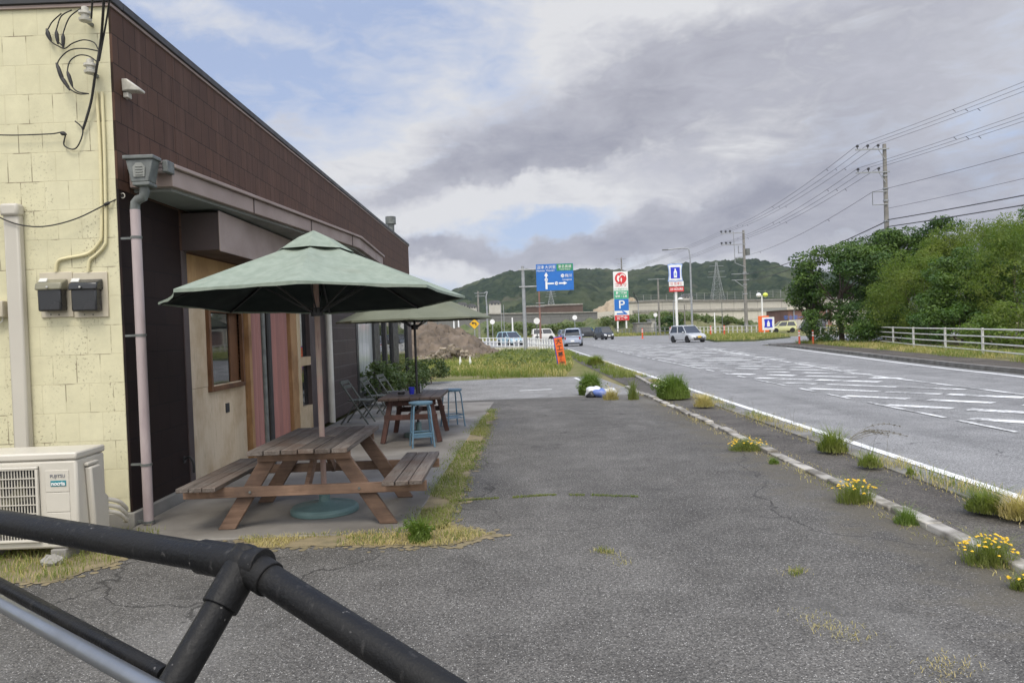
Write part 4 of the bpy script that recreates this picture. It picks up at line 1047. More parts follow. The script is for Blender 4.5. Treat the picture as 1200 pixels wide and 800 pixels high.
# ---- black pipe barrier in the foreground
m_tube = M('black_coated_pipe', (0.006, 0.006, 0.0065), (0.013, 0.0125, 0.012), 7, .5, .2, 140, lo=.4, hi=.7, spec=.22)
t_ = NT(m_tube.node_tree); b_ = t_.n['Principled BSDF']; src_ = b_.inputs['Base Color'].links[0].from_socket
sp_ = t_.math('MULTIPLY', t_.ramp(t_.noise(t_.objc(), 55.0, 3, .5), .70, .73), t_.ramp(t_.noise(t_.objc(), 5.0, 3), .42, .55))
sc_ = t_.math('MULTIPLY', t_.ramp(t_.noise(t_.scalev(t_.objc(), (40, 40, 6)), 1.0, 5, .7), .58, .74), .16)
t_.put(b_.inputs['Base Color'], t_.mix(t_.math('ADD', t_.math('MULTIPLY', sp_, .5), sc_, clamp=True), src_, (0.22, 0.21, 0.20)))
m_steel = M('bare_steel_pipe', (0.30, 0.31, 0.32), (0.22, 0.23, 0.24), 6, .38, .05, metal=.85)
J = P(287, 660, 1.40); A0 = P(-40, 604, 1.84); Bq = P(207, 797, 1.27); Cq = P(500, 796, 1.18)
br = thing('pipe_barrier', (J.x, J.y, 0), 'black coated pipe barrier with an angled corner joint close to the camera', 'barrier')
def ext(a, b_, t_): return a + (b_ - a) * t_
A1 = ext(J, A0, 3.4)
MB().tube([J, A0, A1], .0285, 20).build('top_rail', m_tube, br)
fb = ext(J, Bq, (J.z - .0) / (J.z - Bq.z)); MB().tube([J, Bq, fb], .0285, 20).build('leg', m_tube, br)
C2 = ext(J, Cq, 1.45); MB().tube([J, Cq, C2], .0285, 20).build('side_rail', m_tube, br)
MB().tube([C2, (C2.x + .02, C2.y - .05, 0)], .0285, 16).build('leg', m_tube, br)
MB().tube([A1, (A1.x - .15, A1.y + .3, 0)], .0285, 16).build('leg', m_tube, br)
q = MB().tube([ext(J, A0, -.05), ext(J, A0, .12)], .0335, 20); q.build('joint_sleeve', m_tube, br, bevel=.002)
MB().tube([ext(J, Bq, -.12), ext(J, Bq, .40)], .0345, 20).build('joint_sleeve', m_tube, br, bevel=.002)
MB().tube([ext(J, Cq, -.04), ext(J, Cq, .16)], .0335, 20).build('joint_sleeve', m_tube, br, bevel=.002)
MB().ball(J, .037, seg=16, ring=10).build('joint_knuckle', m_tube, br)
L0, L1 = P(193, 790, 1.30), P(-40, 663, 1.9)
MB().tube([L0, L1, ext(L0, L1, 2.5)], .0150, 16).build('lower_rail', m_tube, br)
L0, L1 = P(190, 812, 1.22), P(-40, 684, 1.75)
MB().tube([ext(L0, L1, -.4), L0, L1, ext(L0, L1, 2.5)], .0155, 16).build('steel_rail', m_steel, br)
# ------------------------------------------------------------------ weeds, flowers and grass near the camera
m_grass = leaf_mat('fresh_grass', (0.10, 0.140, 0.028), (0.165, 0.200, 0.052), (0.25, 0.24, 0.085), .6, .35)
m_dry = leaf_mat('dry_grass', (0.38, 0.31, 0.13), (0.50, 0.41, 0.20), (0.28, 0.27, 0.09), .7, .2)
m_weed = leaf_mat('weed_leaf', (0.075, 0.125, 0.022), (0.125, 0.185, 0.040), (0.19, 0.235, 0.065), .55, .35)
m_petal = M('yellow_petal', (0.80, 0.52, 0.02), (0.72, 0.42, 0.01), 20, .6)
m_seed = M('seed_head', (0.17, 0.15, 0.11), (0.13, 0.12, 0.09), 9, .8)
rg = np.random.default_rng(11)
def grass(poly, n, h, m, wd=.006, lean=.6, z=0.0, label='', extra=None):
    pts = in_poly(n, poly, rg)
    if extra: pts = extra(pts)
    pts[:, 2] = z
    o = fast_mesh('grass', blade_mesh(pts, h, wd, lean, rg), 4, m); return stuff(o, label, 'grass')
def patchy(amount, sc):
    def f(p):
        v = np.sin(p[:, 0] * sc + 1.3 * np.sin(p[:, 1] * sc * .7)) * np.sin(p[:, 1] * sc * 1.3 + 1.7 * np.sin(p[:, 0] * sc * .6))
        return p[v > amount]
    return f
grass(soil_a, 4200, .036, m_dry, .004, 1.2, .005, 'dry straw coloured grass along the front of the patio slab', patchy(-.55, 3.1))
grass(soil_a, 900, .06, m_grass, .005, .7, .005, 'sparse green blades among the straw by the patio', patchy(.1, 5))
grass([(-.95, 6.15), (-.58, 6.2), (-.56, 7.4), (-.52, 9.0), (-.9, 8.5)], 3800, .045, m_grass, .005, 1.1, .005, 'green grass strip beside the near bench', lambda p: (lambda k: k[np.sin(k[:, 1] * 5) + np.sin(k[:, 1] * 2.3 + k[:, 0] * 6) > -1.1])(p + np.column_stack([rg.normal(0, .05, len(p)), rg.normal(0, .05, len(p)), np.zeros(len(p))])))
grass([(-.92, 8.6), (-.54, 8.9), (-.44, 12), (-.42, 15.6), (-.52, 15.6), (-.78, 12)], 5600, .042, m_grass, .006, 1.1, .005, 'green grass strip between patio slab and car park', lambda p: (lambda k: k[np.sin(k[:, 1] * 3.7) + np.sin(k[:, 1] * 1.9 + k[:, 0] * 6) > -1.0])(p + np.column_stack([rg.normal(0, .06, len(p)), rg.normal(0, .06, len(p)), np.zeros(len(p))])))
grass(soil_c, 15000, .075, m_grass, .005, .8, .005, 'green grass under the air conditioner')
grass(soil_c, 6000, .07, m_dry, .005, .9, .005, 'dry grass blades under the air conditioner', patchy(-.1, 3))
# grass in the joints of the car park
def line_pts(pts, n, jit):
    pts = [np.array(p) for p in pts]; out = []
    for _ in range(n):
        i = rg.integers(0, len(pts) - 1); u = rg.random(); q = pts[i] * (1 - u) + pts[i + 1] * u
        out.append([q[0] + rg.normal(0, jit), q[1] + rg.normal(0, jit), 0.0])
    return np.array(out)
def gl(px): return [np.array(G(x, y).xy) for x, y in px]
pts = line_pts(gl([(527, 588), (560, 585), (600, 583), (640, 580), (690, 580), (748, 582)]), 1500, .016); pts = pts[np.sin(pts[:, 0] * 9) + np.sin(pts[:, 0] * 23 + 1) > -.8]
stuff(fast_mesh('grass', blade_mesh(pts, .022, .005, 1.1, rg), 4, m_grass), 'thin green line of grass in a joint of the car park', 'grass')
pts = np.concatenate([line_pts(gl([(700, 645), (716, 648), (735, 662)]), 160, .03), line_pts(gl([(945, 720), (985, 738), (1005, 748)]), 190, .07), line_pts(gl([(1095, 790), (1120, 770), (1110, 800)]), 130, .06), line_pts(gl([(925, 672), (940, 668)]), 70, .03)])
stuff(fast_mesh('grass', blade_mesh(pts, .024, .0035, 1.3, rg), 4, m_dry), 'little tufts of dry grass growing from car park cracks', 'grass')
pts = np.concatenate([line_pts(gl([(700, 645), (716, 648)]), 60, .02), line_pts(gl([(928, 674), (938, 670)]), 60, .02)])
stuff(fast_mesh('grass', blade_mesh(pts, .05, .004, .7, rg), 4, m_grass), 'a few green blades in the car park cracks', 'grass')
# along kerb and gutter
pts = line_pts([(3.12, 3), (3.12, 12), (3.0, 19)], 1500, .035); pts = patchy(.2, 4)(pts)
stuff(fast_mesh('grass', blade_mesh(pts, .05, .005, .9, rg), 4, m_dry), 'dry weeds along the kerb foot', 'grass')
pts = line_pts([(4.2, 3), (4.2, 36)], 9000, .11); pts = patchy(.15, 2.3)(pts)
stuff(fast_mesh('grass', blade_mesh(pts, .09, .006, .9, rg), 4, m_dry), 'dry weeds and straw along the road gutter', 'grass')
pts = line_pts([(4.2, 3), (4.2, 36)], 6000, .10); pts = patchy(.25, 1.7)(pts)
stuff(fast_mesh('grass', blade_mesh(pts, .10, .006, .8, rg), 4, m_grass), 'green weeds along the road gutter', 'grass')
def tuft(x, y, r, h, n, m, label, cat='grass tuft', name='grass_tuft', wd=.008, lean=.7, leaves=0, group=None, z=0.0):
    t = thing(name, (x, y, z), label, cat, group)
    a, d_ = rg.uniform(0, 6.28, n), r * rg.random(n) ** .75 * .6
    p = np.column_stack([x + d_ * np.cos(a), y + d_ * np.sin(a), np.full(n, z)])
    fast_mesh('blades', blade_mesh(p, h * 1.15, wd, lean, rg, .7, 1.08 - .8 * (d_ / (r * .6)) ** 2), 4, m, t)
    if leaves:
        cl = [(np.array([x + rg.normal(0, r * .28), y + rg.normal(0, r * .28), z + h * rg.uniform(.2, .85)]), r * .3) for _ in range(16)]
        fast_mesh('leaves', clump_leaves(cl, leaves * 9 / (r * r), .045 + .05 * r, rg, .6, .9, .35), 4, m_weed, t)
    return t
def flowers(x, y, r, h, n, label, z=0.0):
    t = thing('yellow_flower_clump', (x, y, z), label, 'flowers', 'yellow flower clumps along the kerb')
    nb = int(800 * r / .25)
    a, d_ = rg.uniform(0, 6.28, nb), r * rg.random(nb) ** .8 * .8
    p = np.column_stack([x + d_ * np.cos(a), y + d_ * np.sin(a) * .7, np.full(nb, z)])
    fast_mesh('foliage', blade_mesh(p, h * 1.2, .0032, 1.0, rg, .8, 1.05 - .6 * (d_ / (r * .8)) ** 2), 4, m_grass, t)
    st, pv = [], MB()
    for k in range(n):
        a, d_ = rg.uniform(0, 6.28), r * math.sqrt(rg.random()); fx, fy = x + d_ * .88 * math.cos(a), y + d_ * .7 * math.sin(a); fz = z + h * (1.02 - .45 * (d_ / r) ** 2) * rg.uniform(.85, 1.1)
        st += [[fx - (fx - x) * .3 - .001, fy - (fy - y) * .3, z], [fx - (fx - x) * .3 + .001, fy - (fy - y) * .3, z], [fx + .0012, fy, fz], [fx - .0012, fy, fz]]
        tx, ty = rg.normal(0, .3), -abs(rg.normal(0, .35)); nrm = Vector((tx, ty, 1)).normalized(); u = nrm.orthogonal().normalized(); v = nrm.cross(u); rr = rg.uniform(.010, .016); c = Vector((fx, fy, fz))
        ring = [c + (u * math.cos(i * math.pi / 5) + v * math.sin(i * math.pi / 5)) * rr * (1 if i % 2 else .62) - nrm * .002 for i in range(10)]
        pv.add([c + nrm * .005] + ring, [(0, 1 + i, 1 + (i + 1) % 10) for i in range(10)])
    fast_mesh('stems', st, 4, m_grass, t)
    cl = [(np.array([x + rg.normal(0, r * .38), y + rg.normal(0, r * .3), z + h * rg.uniform(.15, .75)]), r * .33) for _ in range(14)]
    fast_mesh('leaves', clump_leaves(cl, 110 / (r * r), .026, rg, .6, .8, .25), 4, m_grass, t); pv.build('blossoms', m_petal, t, smooth=0)
    return t
for (px, py, r, h, n, lab) in ((876, 527, .30, .15, 46, 'sparse low clump of yellow flowers farthest along the kerb'), (1002, 588, .22, .20, 50, 'round bushy clump of yellow flowers on the middle of the kerb'), (1160, 660, .22, .18, 50, 'largest looking yellow flower clump at the near end of the kerb'), (1200, 690, .10, .10, 10, 'few yellow flowers cut by the right edge of the photo')):
    g = G(px, py); flowers(g.x, g.y, r, h, n, lab)
def tf(px, py, r, h, n, m, lab, z=0.0, **k):
    g = G(px, py, z); return tuft(g.x, g.y, r, h, n, m, lab, z=z, **k)
tf(692, 462, .48, .44, 2600, m_weed, 'dense dark green grass clump behind the rubbish bag', lean=.5, wd=.012, leaves=50)
tf(789, 466, .62, .42, 2200, m_weed, 'big leafy green weed bush growing between kerb and white line', lean=.5, wd=.012, leaves=90, name='weed_bush', cat='weed')
tf(698, 427, .6, .36, 2000, m_grass, 'rounded olive grass clump near the far end of the edge line', lean=.9, wd=.016)
tf(825, 476, .34, .22, 700, m_dry, 'straw coloured grass clump right of the big weed bush', lean=.9, wd=.008)
tf(976, 528, .30, .26, 700, m_grass, 'green grass clump with long arching seed stalks by the edge line', lean=.8)
tf(1020, 546, .22, .16, 320, m_grass, 'low green tuft in the gutter right of the arching grass', lean=.9)
tf(1068, 556, .10, .10, 90, m_grass, 'tiny green tuft alone in the gutter by the white line', lean=.9)
tf(1155, 598, .25, .18, 700, m_grass, 'bushy green grass clump at the right end of the gutter', lean=1.1)
tf(1195, 606, .24, .18, 600, m_dry, 'dry straw clump next to the bushy green gutter clump', lean=1.0)
tf(1063, 613, .16, .13, 420, m_weed, 'feathery low green weed on the kerb between two flower clumps', lean=.8, wd=.004)
tf(907, 543, .10, .07, 160, m_weed, 'small dark green weed at the kerb foot', lean=.8)
tf(492, 634, .15, .17, 500, m_weed, 'leafy dark green weed at the corner of the patio soil', lean=.6, leaves=16, name='weed_bush', cat='weed')
tf(716, 468, .3, .3, 400, m_dry, 'yellowish straw tuft right of the rubbish bag', lean=.9)
tf(742, 468, .22, .4, 260, m_grass, 'thin tall green tuft between rubbish bag and weed bush', lean=.5)
# arching seed stalks
g = G(985, 525); t = thing('seed_stalk', (g.x, g.y, 0), 'long arching grass stalks with drooping seed heads over the road edge', 'grass stalks')
for k in range(7):
    a = rg.uniform(-.5, .35); L = rg.uniform(.5, .85); hh = rg.uniform(.28, .42)
    pts = [(g.x + L * u * math.cos(a), g.y + L * u * math.sin(a) * .6, hh * (1.9 * u - 1.35 * u * u)) for u in np.linspace(0, 1, 12)]
    MB().tube(pts, [.003] * 8 + [.0025] * 4, 5).build('stalk', m_seed, t)
    c = np.array([pts[int(i)] for i in rg.uniform(6, 12, 60).clip(0, 11)]) + rg.normal(0, .008, (60, 3)); nn = rg.normal(size=(60, 3)); nn /= np.linalg.norm(nn, axis=1)[:, None]
    fast_mesh('seed_head', leaf_quads(c, nn, .022, rg, .35), 4, m_seed, t)
pts = line_pts([(4.2, 4), (4.2, 22)], 260, .12); pts = patchy(.35, 1.9)(pts)
stuff(fast_mesh('grass', blade_mesh(pts, .34, .0035, .7, rg), 4, m_seed), 'thin brown stalks standing along the road gutter', 'grass')
pts = np.concatenate([line_pts([(3.35, 4), (3.3, 16)], 500, .05), line_pts([(3.98, 4), (3.98, 22)], 1600, .07), line_pts([(3.05, 3.5), (3.05, 14)], 900, .06)])
stuff(fast_mesh('grass', blade_mesh(pts, .03, .006, 1.3, rg), 4, m_dry), 'fallen straw and dead stems littering both sides of the verge path', 'grass')
# rubbish bag
m_bagw = M('white_plastic_bag', (0.70, 0.71, 0.72), (0.60, 0.61, 0.63), 6, .35, .3, 12)
m_bagb = M('blue_plastic_bag', (0.10, 0.16, 0.42), (0.14, 0.20, 0.46), 6, .35, .3, 12)
g = G(705, 465); t = thing('rubbish_bag', (g.x, g.y, 0), 'white and blue plastic rubbish bags heaped beside the kerb', 'rubbish bag')
for nm, m_, dx_, dy_, r_, h_ in (('white_bag', m_bagw, -.16, .08, .22, .15), ('blue_bag', m_bagb, -.02, -.05, .20, .12), ('white_bag', m_bagw, .16, -.03, .2, .12), ('dark_bag', m_black, -.24, -.04, .12, .09)):
    q = MB(); q.ball((g.x + dx_, g.y + dy_, h_ * .72), r_, r_ * .7, h_, 18, 12)
    q.v = [(x + .022 * math.sin(31 * z + 17 * x), y + .02 * math.sin(23 * x + 9 * z), max(.002, z + .018 * math.sin(27 * x + 21 * y))) for x, y, z in q.v]
    q.build(nm, m_, t, smooth=80)
# ------------------------------------------------------------------ hills, banks, far walls
rh = np.random.default_rng(21)
ridge = [(-500, 392), (0, 392), (380, 382), (430, 372), (480, 355), (525, 339), (560, 329), (600, 322), (640, 318), (690, 312), (720, 312), (742, 314), (765, 308), (800, 305), (840, 306), (880, 307), (920, 310), (950, 314), (1000, 322), (1060, 334), (1130, 348), (1250, 366), (1700, 372)]
def hill_mesh(name, d0, d1, px0, px1, nu, nv, pts, bumpr, bumpa, m, zbase=2.0, drop=1.15, seed=1, prof=1.25):
    r_ = np.random.default_rng(seed)
    us = np.linspace(px0, px1, nu); zr = []
    for x in us:
        y = np.interp(x, [p[0] for p in pts], [p[1] for p in pts]); zr.append(P(x, y, d1).z)
    zr = np.array(zr); vs_ = np.linspace(0, 1.35, nv)
    U, V = np.meshgrid(us, vs_, indexing='ij')
    D = d0 + (d1 - d0) * V; X = np.zeros_like(D)
    for i, x in enumerate(us):
        rr = ray(x, 380); X[i] = rr.x / rr.y * D[i]
    sm = np.where(V <= 1, np.clip(V, 0, 1) ** prof * (1.6 - .6 * np.clip(V, 0, 1) ** prof), 1 - 1.4 * (V - 1))
    und = .10 * np.sin(U * .021 + 2 * V) + .07 * np.sin(U * .047 + 5 * V + 1)
    Z = zbase + (zr[:, None] - zbase - bumpa * drop) * (sm + und * np.sin(np.clip(V, 0, 1) * math.pi))
    # crowns: domes round scattered tree positions
    n = int((X.max() - X.min()) * (d1 - d0) * 1.35 / (bumpr * bumpr * 1.7)); n = min(n, 42000)
    tx = r_.uniform(X.min(), X.max(), n); ty = r_.uniform(d0, d0 + (d1 - d0) * 1.35, n); hh = r_.uniform(.35, 1.0, n); tr = bumpr * r_.uniform(.6, 1.35, n)
    cell = bumpr * 1.5; from collections import defaultdict
    B = np.zeros_like(Z); key = defaultdict(list)
    for i in range(n): key[(int(tx[i] // cell), int(ty[i] // cell))].append(i)
    fx, fy = X.ravel(), D.ravel(); out = np.zeros(len(fx))
    kx, ky = (fx // cell).astype(int), (fy // cell).astype(int)
    for j in range(len(fx)):
        best = 0.0
        for a in (-1, 0, 1):
            for c in (-1, 0, 1):
                for i in key.get((kx[j] + a, ky[j] + c), ()):
                    q = 1 - ((fx[j] - tx[i]) ** 2 + (fy[j] - ty[i]) ** 2) / (tr[i] * tr[i])
                    if q > 0:
                        v = hh[i] * math.sqrt(q)
                        if v > best: best = v
        out[j] = best
    Z = Z + bumpa * out.reshape(Z.shape)
    return grid_mesh(name, X, D, Z, m, smooth=True)
m_hill, t_, b_ = principled('wooded_hillside')
p_ = t_.pos()
nb, nf = t_.noise(p_, .011, 5, .6), t_.noise(p_, .11, 6, .7)
c_ = t_.mix(t_.ramp(nf, .36, .66), (0.012, 0.024, 0.016), (0.046, 0.062, 0.035))
c_ = t_.mix(t_.ramp(nb, .48, .64, 0, .8), c_, (0.080, 0.092, 0.050))
c_ = t_.mix(t_.ramp(t_.noise(p_, .02, 4, .6), .62, .70, 0, .5), c_, (0.11, 0.10, 0.075))
t_.put(b_.inputs['Base Color'], c_); b_.inputs['Roughness'].default_value = .95; b_.inputs['Specular IOR Level'].default_value = .05
t_.put(b_.inputs['Normal'], t_.bump(t_.noise(p_, .25, 5, .7), 1.0, 1.5))
struct(hill_mesh('hill', 430, 1000, -420, 1600, 520, 120, ridge, 6.0, 9.5, m_hill, 3.0, seed=3))
# lower scrub slope in front of it, and the grassy bank below the walls
m_scrub = leaf_mat('bank_leaf', (0.06, 0.095, 0.025), (0.10, 0.14, 0.04), (0.16, 0.17, 0.07))
m_bank, t_, b_ = principled('grassy_bank')
p_ = t_.pos(); nf = t_.noise(p_, .9, 7, .7)
c_ = t_.mix(t_.ramp(nf, .36, .64), (0.055, 0.080, 0.025), (0.125, 0.145, 0.050)); c_ = t_.mix(t_.ramp(t_.noise(p_, .09, 4), .5, .65, 0, .7), c_, (0.19, 0.165, 0.09))
t_.put(b_.inputs['Base Color'], c_); b_.inputs['Roughness'].default_value = .95
t_.put(b_.inputs['Normal'], t_.bump(nf, 1.0, .4))
def mound(name, px, d, depth, m, rough=.12, seed=0, kind='structure', parent=None, nu=90, nv=26, base=0.0, fall=.45):
    """a bank whose crest runs through the pixels px at distance d and falls to the ground both ways"""
    r_ = np.random.default_rng(seed)
    us = np.linspace(px[0][0], px[-1][0], nu); vs_ = np.linspace(-1, 1, nv)
    X, Y, Z = [], [], []
    for x in us:
        y = np.interp(x, [p[0] for p in px], [p[1] for p in px]); c = P(x, y, d); zc = max(.02, c.z - base)
        X.append([c.x] * nv); Y.append([d + depth * v for v in vs_])
        Z.append([base + zc * (max(0, 1 - abs(v)) ** fall if abs(v) < 1 else 0) - (.15 if abs(v) > .99 else 0) for v in vs_])
    X, Y, Z = map(np.array, (X, Y, Z)); nz = r_.normal(size=Z.shape)
    for _ in range(2): nz = (nz + np.roll(nz, 1, 0) + np.roll(nz, 1, 1) + np.roll(nz, -1, 0)) / 4
    Z = Z + nz * rough * 3 * (Z > base + .1); X = X + np.roll(nz, 5, 0) * rough * 2
    o = grid_mesh(name, X, Y, Z, m, parent); 
    if kind: o['kind'] = kind
    return o
def hedge_leaves(px, d, depth, m, label, n, size, seed, low=.2):
    r_ = np.random.default_rng(seed); cl = []
    for _ in range(n):
        x = r_.uniform(px[0][0], px[-1][0]); y = np.interp(x, [p[0] for p in px], [p[1] for p in px]); c = P(x, y, d)
        cl.append((np.array([c.x, d + r_.uniform(-depth, depth * .3), max(.2, c.z * r_.uniform(low, 1.0))]), r_.uniform(.5, 1.0)))
    o = fast_mesh('undergrowth', clump_leaves(cl, 60, size, r_, .6, .8), 4, m); return stuff(o, label, 'undergrowth')
b1 = [(672, 384), (690, 376), (720, 372), (760, 367), (790, 366), (815, 371), (850, 372), (868, 378), (880, 384)]
mound('embankment', b1, 152, 15, m_bank, .3, 4)
hedge_leaves([(700, 374), (760, 369), (790, 368), (815, 372), (850, 373), (868, 379)], 146, 6, m_scrub, 'dense green undergrowth on the bank below the concrete wall', 420, .5, 31)
b2 = [(470, 390), (520, 388), (575, 380), (600, 378), (640, 381), (690, 376), (720, 372), (745, 378)]
mound('embankment', b2, 158, 14, m_bank, .3, 5)
hedge_leaves([(570, 384), (600, 380), (640, 383), (690, 379)], 150, 6, m_scrub, 'patchy green undergrowth on the bank left of the road', 260, .5, 32)
# retaining walls
m_wall = blocks('concrete_panels', 0, (0.52, 0.49, 0.42), (0.48, 0.455, 0.39), (0.30, 0.28, 0.24), 6.0, 2.2, mw=.07, bump=.3, streaks=.25, rowoff=0)
m_wall2 = blocks('grey_concrete_panels', 0, (0.17, 0.17, 0.165), (0.155, 0.155, 0.15), (0.10, 0.10, 0.098), 5.0, 2.4, mw=.08, bump=.3, streaks=.25, rowoff=.5)
m_tan = M('bare_tan_earth', (0.36, 0.29, 0.20), (0.27, 0.215, 0.145), .5, .95, .4, 3)
m_fence = M('grey_mesh_fence', (0.23, 0.235, 0.22), (0.18, 0.185, 0.175), 1, .6)
def far_wall(name, px, d, zb, th, m, label, cat='wall', coping=None, group=None):
    a = [P(x, y, d) for x, y in px]; t = thing(name, (a[0].x, d, zb), label, cat, group)
    q = MB(); q.prism([(p.x, d, p.z) for p in a] + [(a[-1].x, d, zb), (a[0].x, d, zb)], (0, th, 0)); q.build('wall_face', m, t)
    if coping:
        q = MB()
        for p, p2 in zip(a, a[1:]): q.prism([(p.x, d - .3, p.z), (p2.x, d - .3, p2.z), (p2.x, d - .3, p2.z + coping), (p.x, d - .3, p.z + coping)], (0, th + .5, 0))
        q.build('coping', m_conc, t)
    return t
far_wall('retaining_wall', [(742, 366), (800, 365), (860, 364), (1030, 360)], 178, -.05, .8, m_wall, 'pale concrete retaining wall, lower tier behind the convenience store signs', coping=.5)
far_wall('retaining_wall', [(720, 356), (770, 353), (830, 353), (925, 352), (1030, 348)], 186, -.05, .8, m_wall, 'pale concrete retaining wall, upper tier carrying a mesh fence', coping=.4)
far_wall('retaining_wall', [(380, 378), (480, 372), (545, 369), (600, 368), (660, 367), (700, 366)], 196, -.05, .8, m_wall2, 'grey retaining wall behind the far left bank', coping=.3)
m_brownwall = M('brown_cladding', (0.10, 0.065, 0.052), (0.08, 0.052, 0.042), .3, .7)
far_wall('long_shed', [(615, 360), (640, 358.5), (683, 357), (683, 357.2)], 260, -.05, 6, m_brownwall, 'long brown shed above the grey wall under the blue road sign', 'shed', coping=.5)
# mesh fence on the upper wall
a, c = P(745, 346, 184.5), P(985, 342, 184.5); zf = P(830, 353, 186).z + .4
ft = thing('mesh_fence', (a.x, 184.5, zf), 'grey mesh fence standing on top of the upper retaining wall', 'fence')
xs = np.arange(a.x, c.x, 1.9)
for x in xs: MB().box(x - .06, x + .06, 184.46, 184.54, zf - .1, zf + 1.75).build('fence_post', m_fence, ft)
for k in range(5): MB().box(a.x, c.x, 184.48, 184.52, zf + .1 + k * .38, zf + .15 + k * .38).build('fence_wire', m_fence, ft)
# bare earth slope with a low pale wall at its foot
mound('soil_bank', [(684, 369), (700, 361), (718, 350), (728, 345), (740, 349), (760, 362), (770, 368)], 215, 9, m_tan, .25, 8)
far_wall('low_wall', [(668, 367.5), (700, 366), (722, 364), (742, 363)], 205, -.05, .6, m_wall, 'low pale wall at the foot of the bare earth slope', 'wall')
# small houses at the foot of the hill
m_hw, m_hr = M('pale_render', (0.48, 0.46, 0.42), (0.42, 0.40, 0.36), .5, .8), M('grey_roof_tile', (0.09, 0.09, 0.095), (0.07, 0.07, 0.075), 1, .7)
def house(x, y, d, w_, h_, label):
    c = P(x, y, d); t = thing('house', (c.x, d, c.z), label, 'house', 'little houses at the foot of the wooded hill')
    MB().box(c.x - w_ / 2, c.x + w_ / 2, d, d + 7, c.z - 6, c.z + h_).build('wall', m_hw, t)
    q = MB(); q.prism([(c.x - w_ / 2 - .5, d - .6, c.z + h_ + .01), (c.x + w_ / 2 + .5, d - .6, c.z + h_ + .01), (c.x + w_ / 2 - 1.2, d - .6, c.z + h_ + 1.7), (c.x - w_ / 2 + 1.2, d - .6, c.z + h_ + 1.7)], (0, 8.2, 0)); q.build('roof', m_hr, t)
    for k in range(3):
        MB().box(c.x - w_ * .32 + k * w_ * .28, c.x - w_ * .18 + k * w_ * .28, d - .08, d - .02, c.z + .9, c.z + 2.0).build('window', m_glass, t)
for x, y, d_, w_, h_, lab in ((541, 361, 420, 6, 1.6, 'small pale house left of the tall street lamp pole'), (553, 363, 400, 5, 1.5, 'small pale house right behind the olive umbrella tip'), (580, 359, 430, 7, 1.8, 'small pale house between street lamp and blue road sign'), (806, 351, 430, 6, 1.6, 'small pale house right of the store lamp on the hill foot')):
    house(x, y, d_, w_, h_, lab)
# red brown works building behind the side road
m_rust = M('rust_red_siding', (0.23, 0.12, 0.09), (0.18, 0.095, 0.075), .4, .7)
a, c = P(924, 378, 140), P(975, 378, 140)
t = thing('works_building', (a.x, 140, 0), 'rust red works building behind the yellow car and white panels', 'building')
MB().box(a.x, c.x, 140, 152, 0, P(950, 362, 140).z).build('wall', m_rust, t)
MB().box(a.x - .4, c.x + .4, 139.5, 152.5, P(950, 362, 140).z + .01, P(950, 359, 140).z).build('roof', m_wall, t)
for k in range(4):
    x = a.x + (c.x - a.x) * (k + .5) / 4; MB().box(x - .12, x + .12, 139.8, 139.95, 0, P(950, 362, 140).z).build('post', m_letter_g, t)
a, c = P(925, 385, 122), P(949, 385, 122)
t = thing('site_hoarding', (a.x, 122, 0), 'white panel hoarding standing behind the yellow car', 'hoarding')
n = 7
for k in range(n):
    x0 = a.x + (c.x - a.x) * k / n; MB().box(x0, x0 + (c.x - a.x) / n - .04, 122, 122.08, .15, P(937, 374.5, 122).z).build('panel', m_hw, t)
m_blue = M('sign_blue', (0.012, 0.145, 0.50), (0.012, 0.13, 0.46), 3, .45)
text('hoarding_lettering', '安全第一', .8, m_blue, t, Vector(((a.x + c.x) / 2 - 1.0, 121.985, 2.0)) - t.location)
# dirt mound and rubble on the building plot
m_dirt = M('brown_spoil', (0.165, 0.125, 0.088), (0.085, 0.066, 0.048), 1.1, .95, .9, 6)
m_rub = M('rubble', (0.27, 0.225, 0.165), (0.15, 0.12, 0.09), 3, .95, .6, 12, island=.35)
mound('spoil_heap', [(420, 405), (455, 388), (480, 382), (503, 379), (515, 380), (540, 386), (560, 397), (574, 407), (582, 411)], 52, 5.0, m_dirt, .10, 9, nu=110, nv=50, fall=.85)
r_ = np.random.default_rng(5); pts = []
q = MB()
for k in range(420):
    x = r_.uniform(487, 560); dd = r_.uniform(41, 47); c = P(x, 405, dd); hgt = max(0, .75 * math.exp(-((x - 528) / 22) ** 2)) * r_.uniform(0, 1)
    s_ = r_.uniform(.05, .22); v = Vector((c.x, dd, hgt + s_ * .3)); q.bar(v, v + Vector((r_.normal(0, s_), r_.normal(0, s_), r_.normal(0, s_ * .5))), s_, s_ * .7)
stuff(q.build('rubble_pile', m_rub, smooth=0), 'pile of broken rubble and timber in front of the brown spoil heap', 'rubble')
cn = MB(); a, c = G(470, 414), G(640, 409.5); cn.bar((a.x, a.y, .1), (c.x, c.y, .1), .5, .35); q = cn.build('low_wall', m_wall); tag(q, 'low pale concrete edging across the plot beyond the spoil heap', 'wall')
for x, y, lab in ((539.5, 428, 'left of two white marker stakes in the field grass'), (551, 428, 'right of two white marker stakes in the field grass')):
    g = G(x, y); t = thing('marker_stake', (g.x, g.y, 0), lab, 'stake', 'white marker stakes in the field'); q = MB(); q.prism([(g.x - .09, g.y, 0), (g.x + .09, g.y, 0), (g.x + .02, g.y, .45), (g.x - .02, g.y, .45)], (0, .05, 0)); q.build('stake_board', m_letter_w, t)
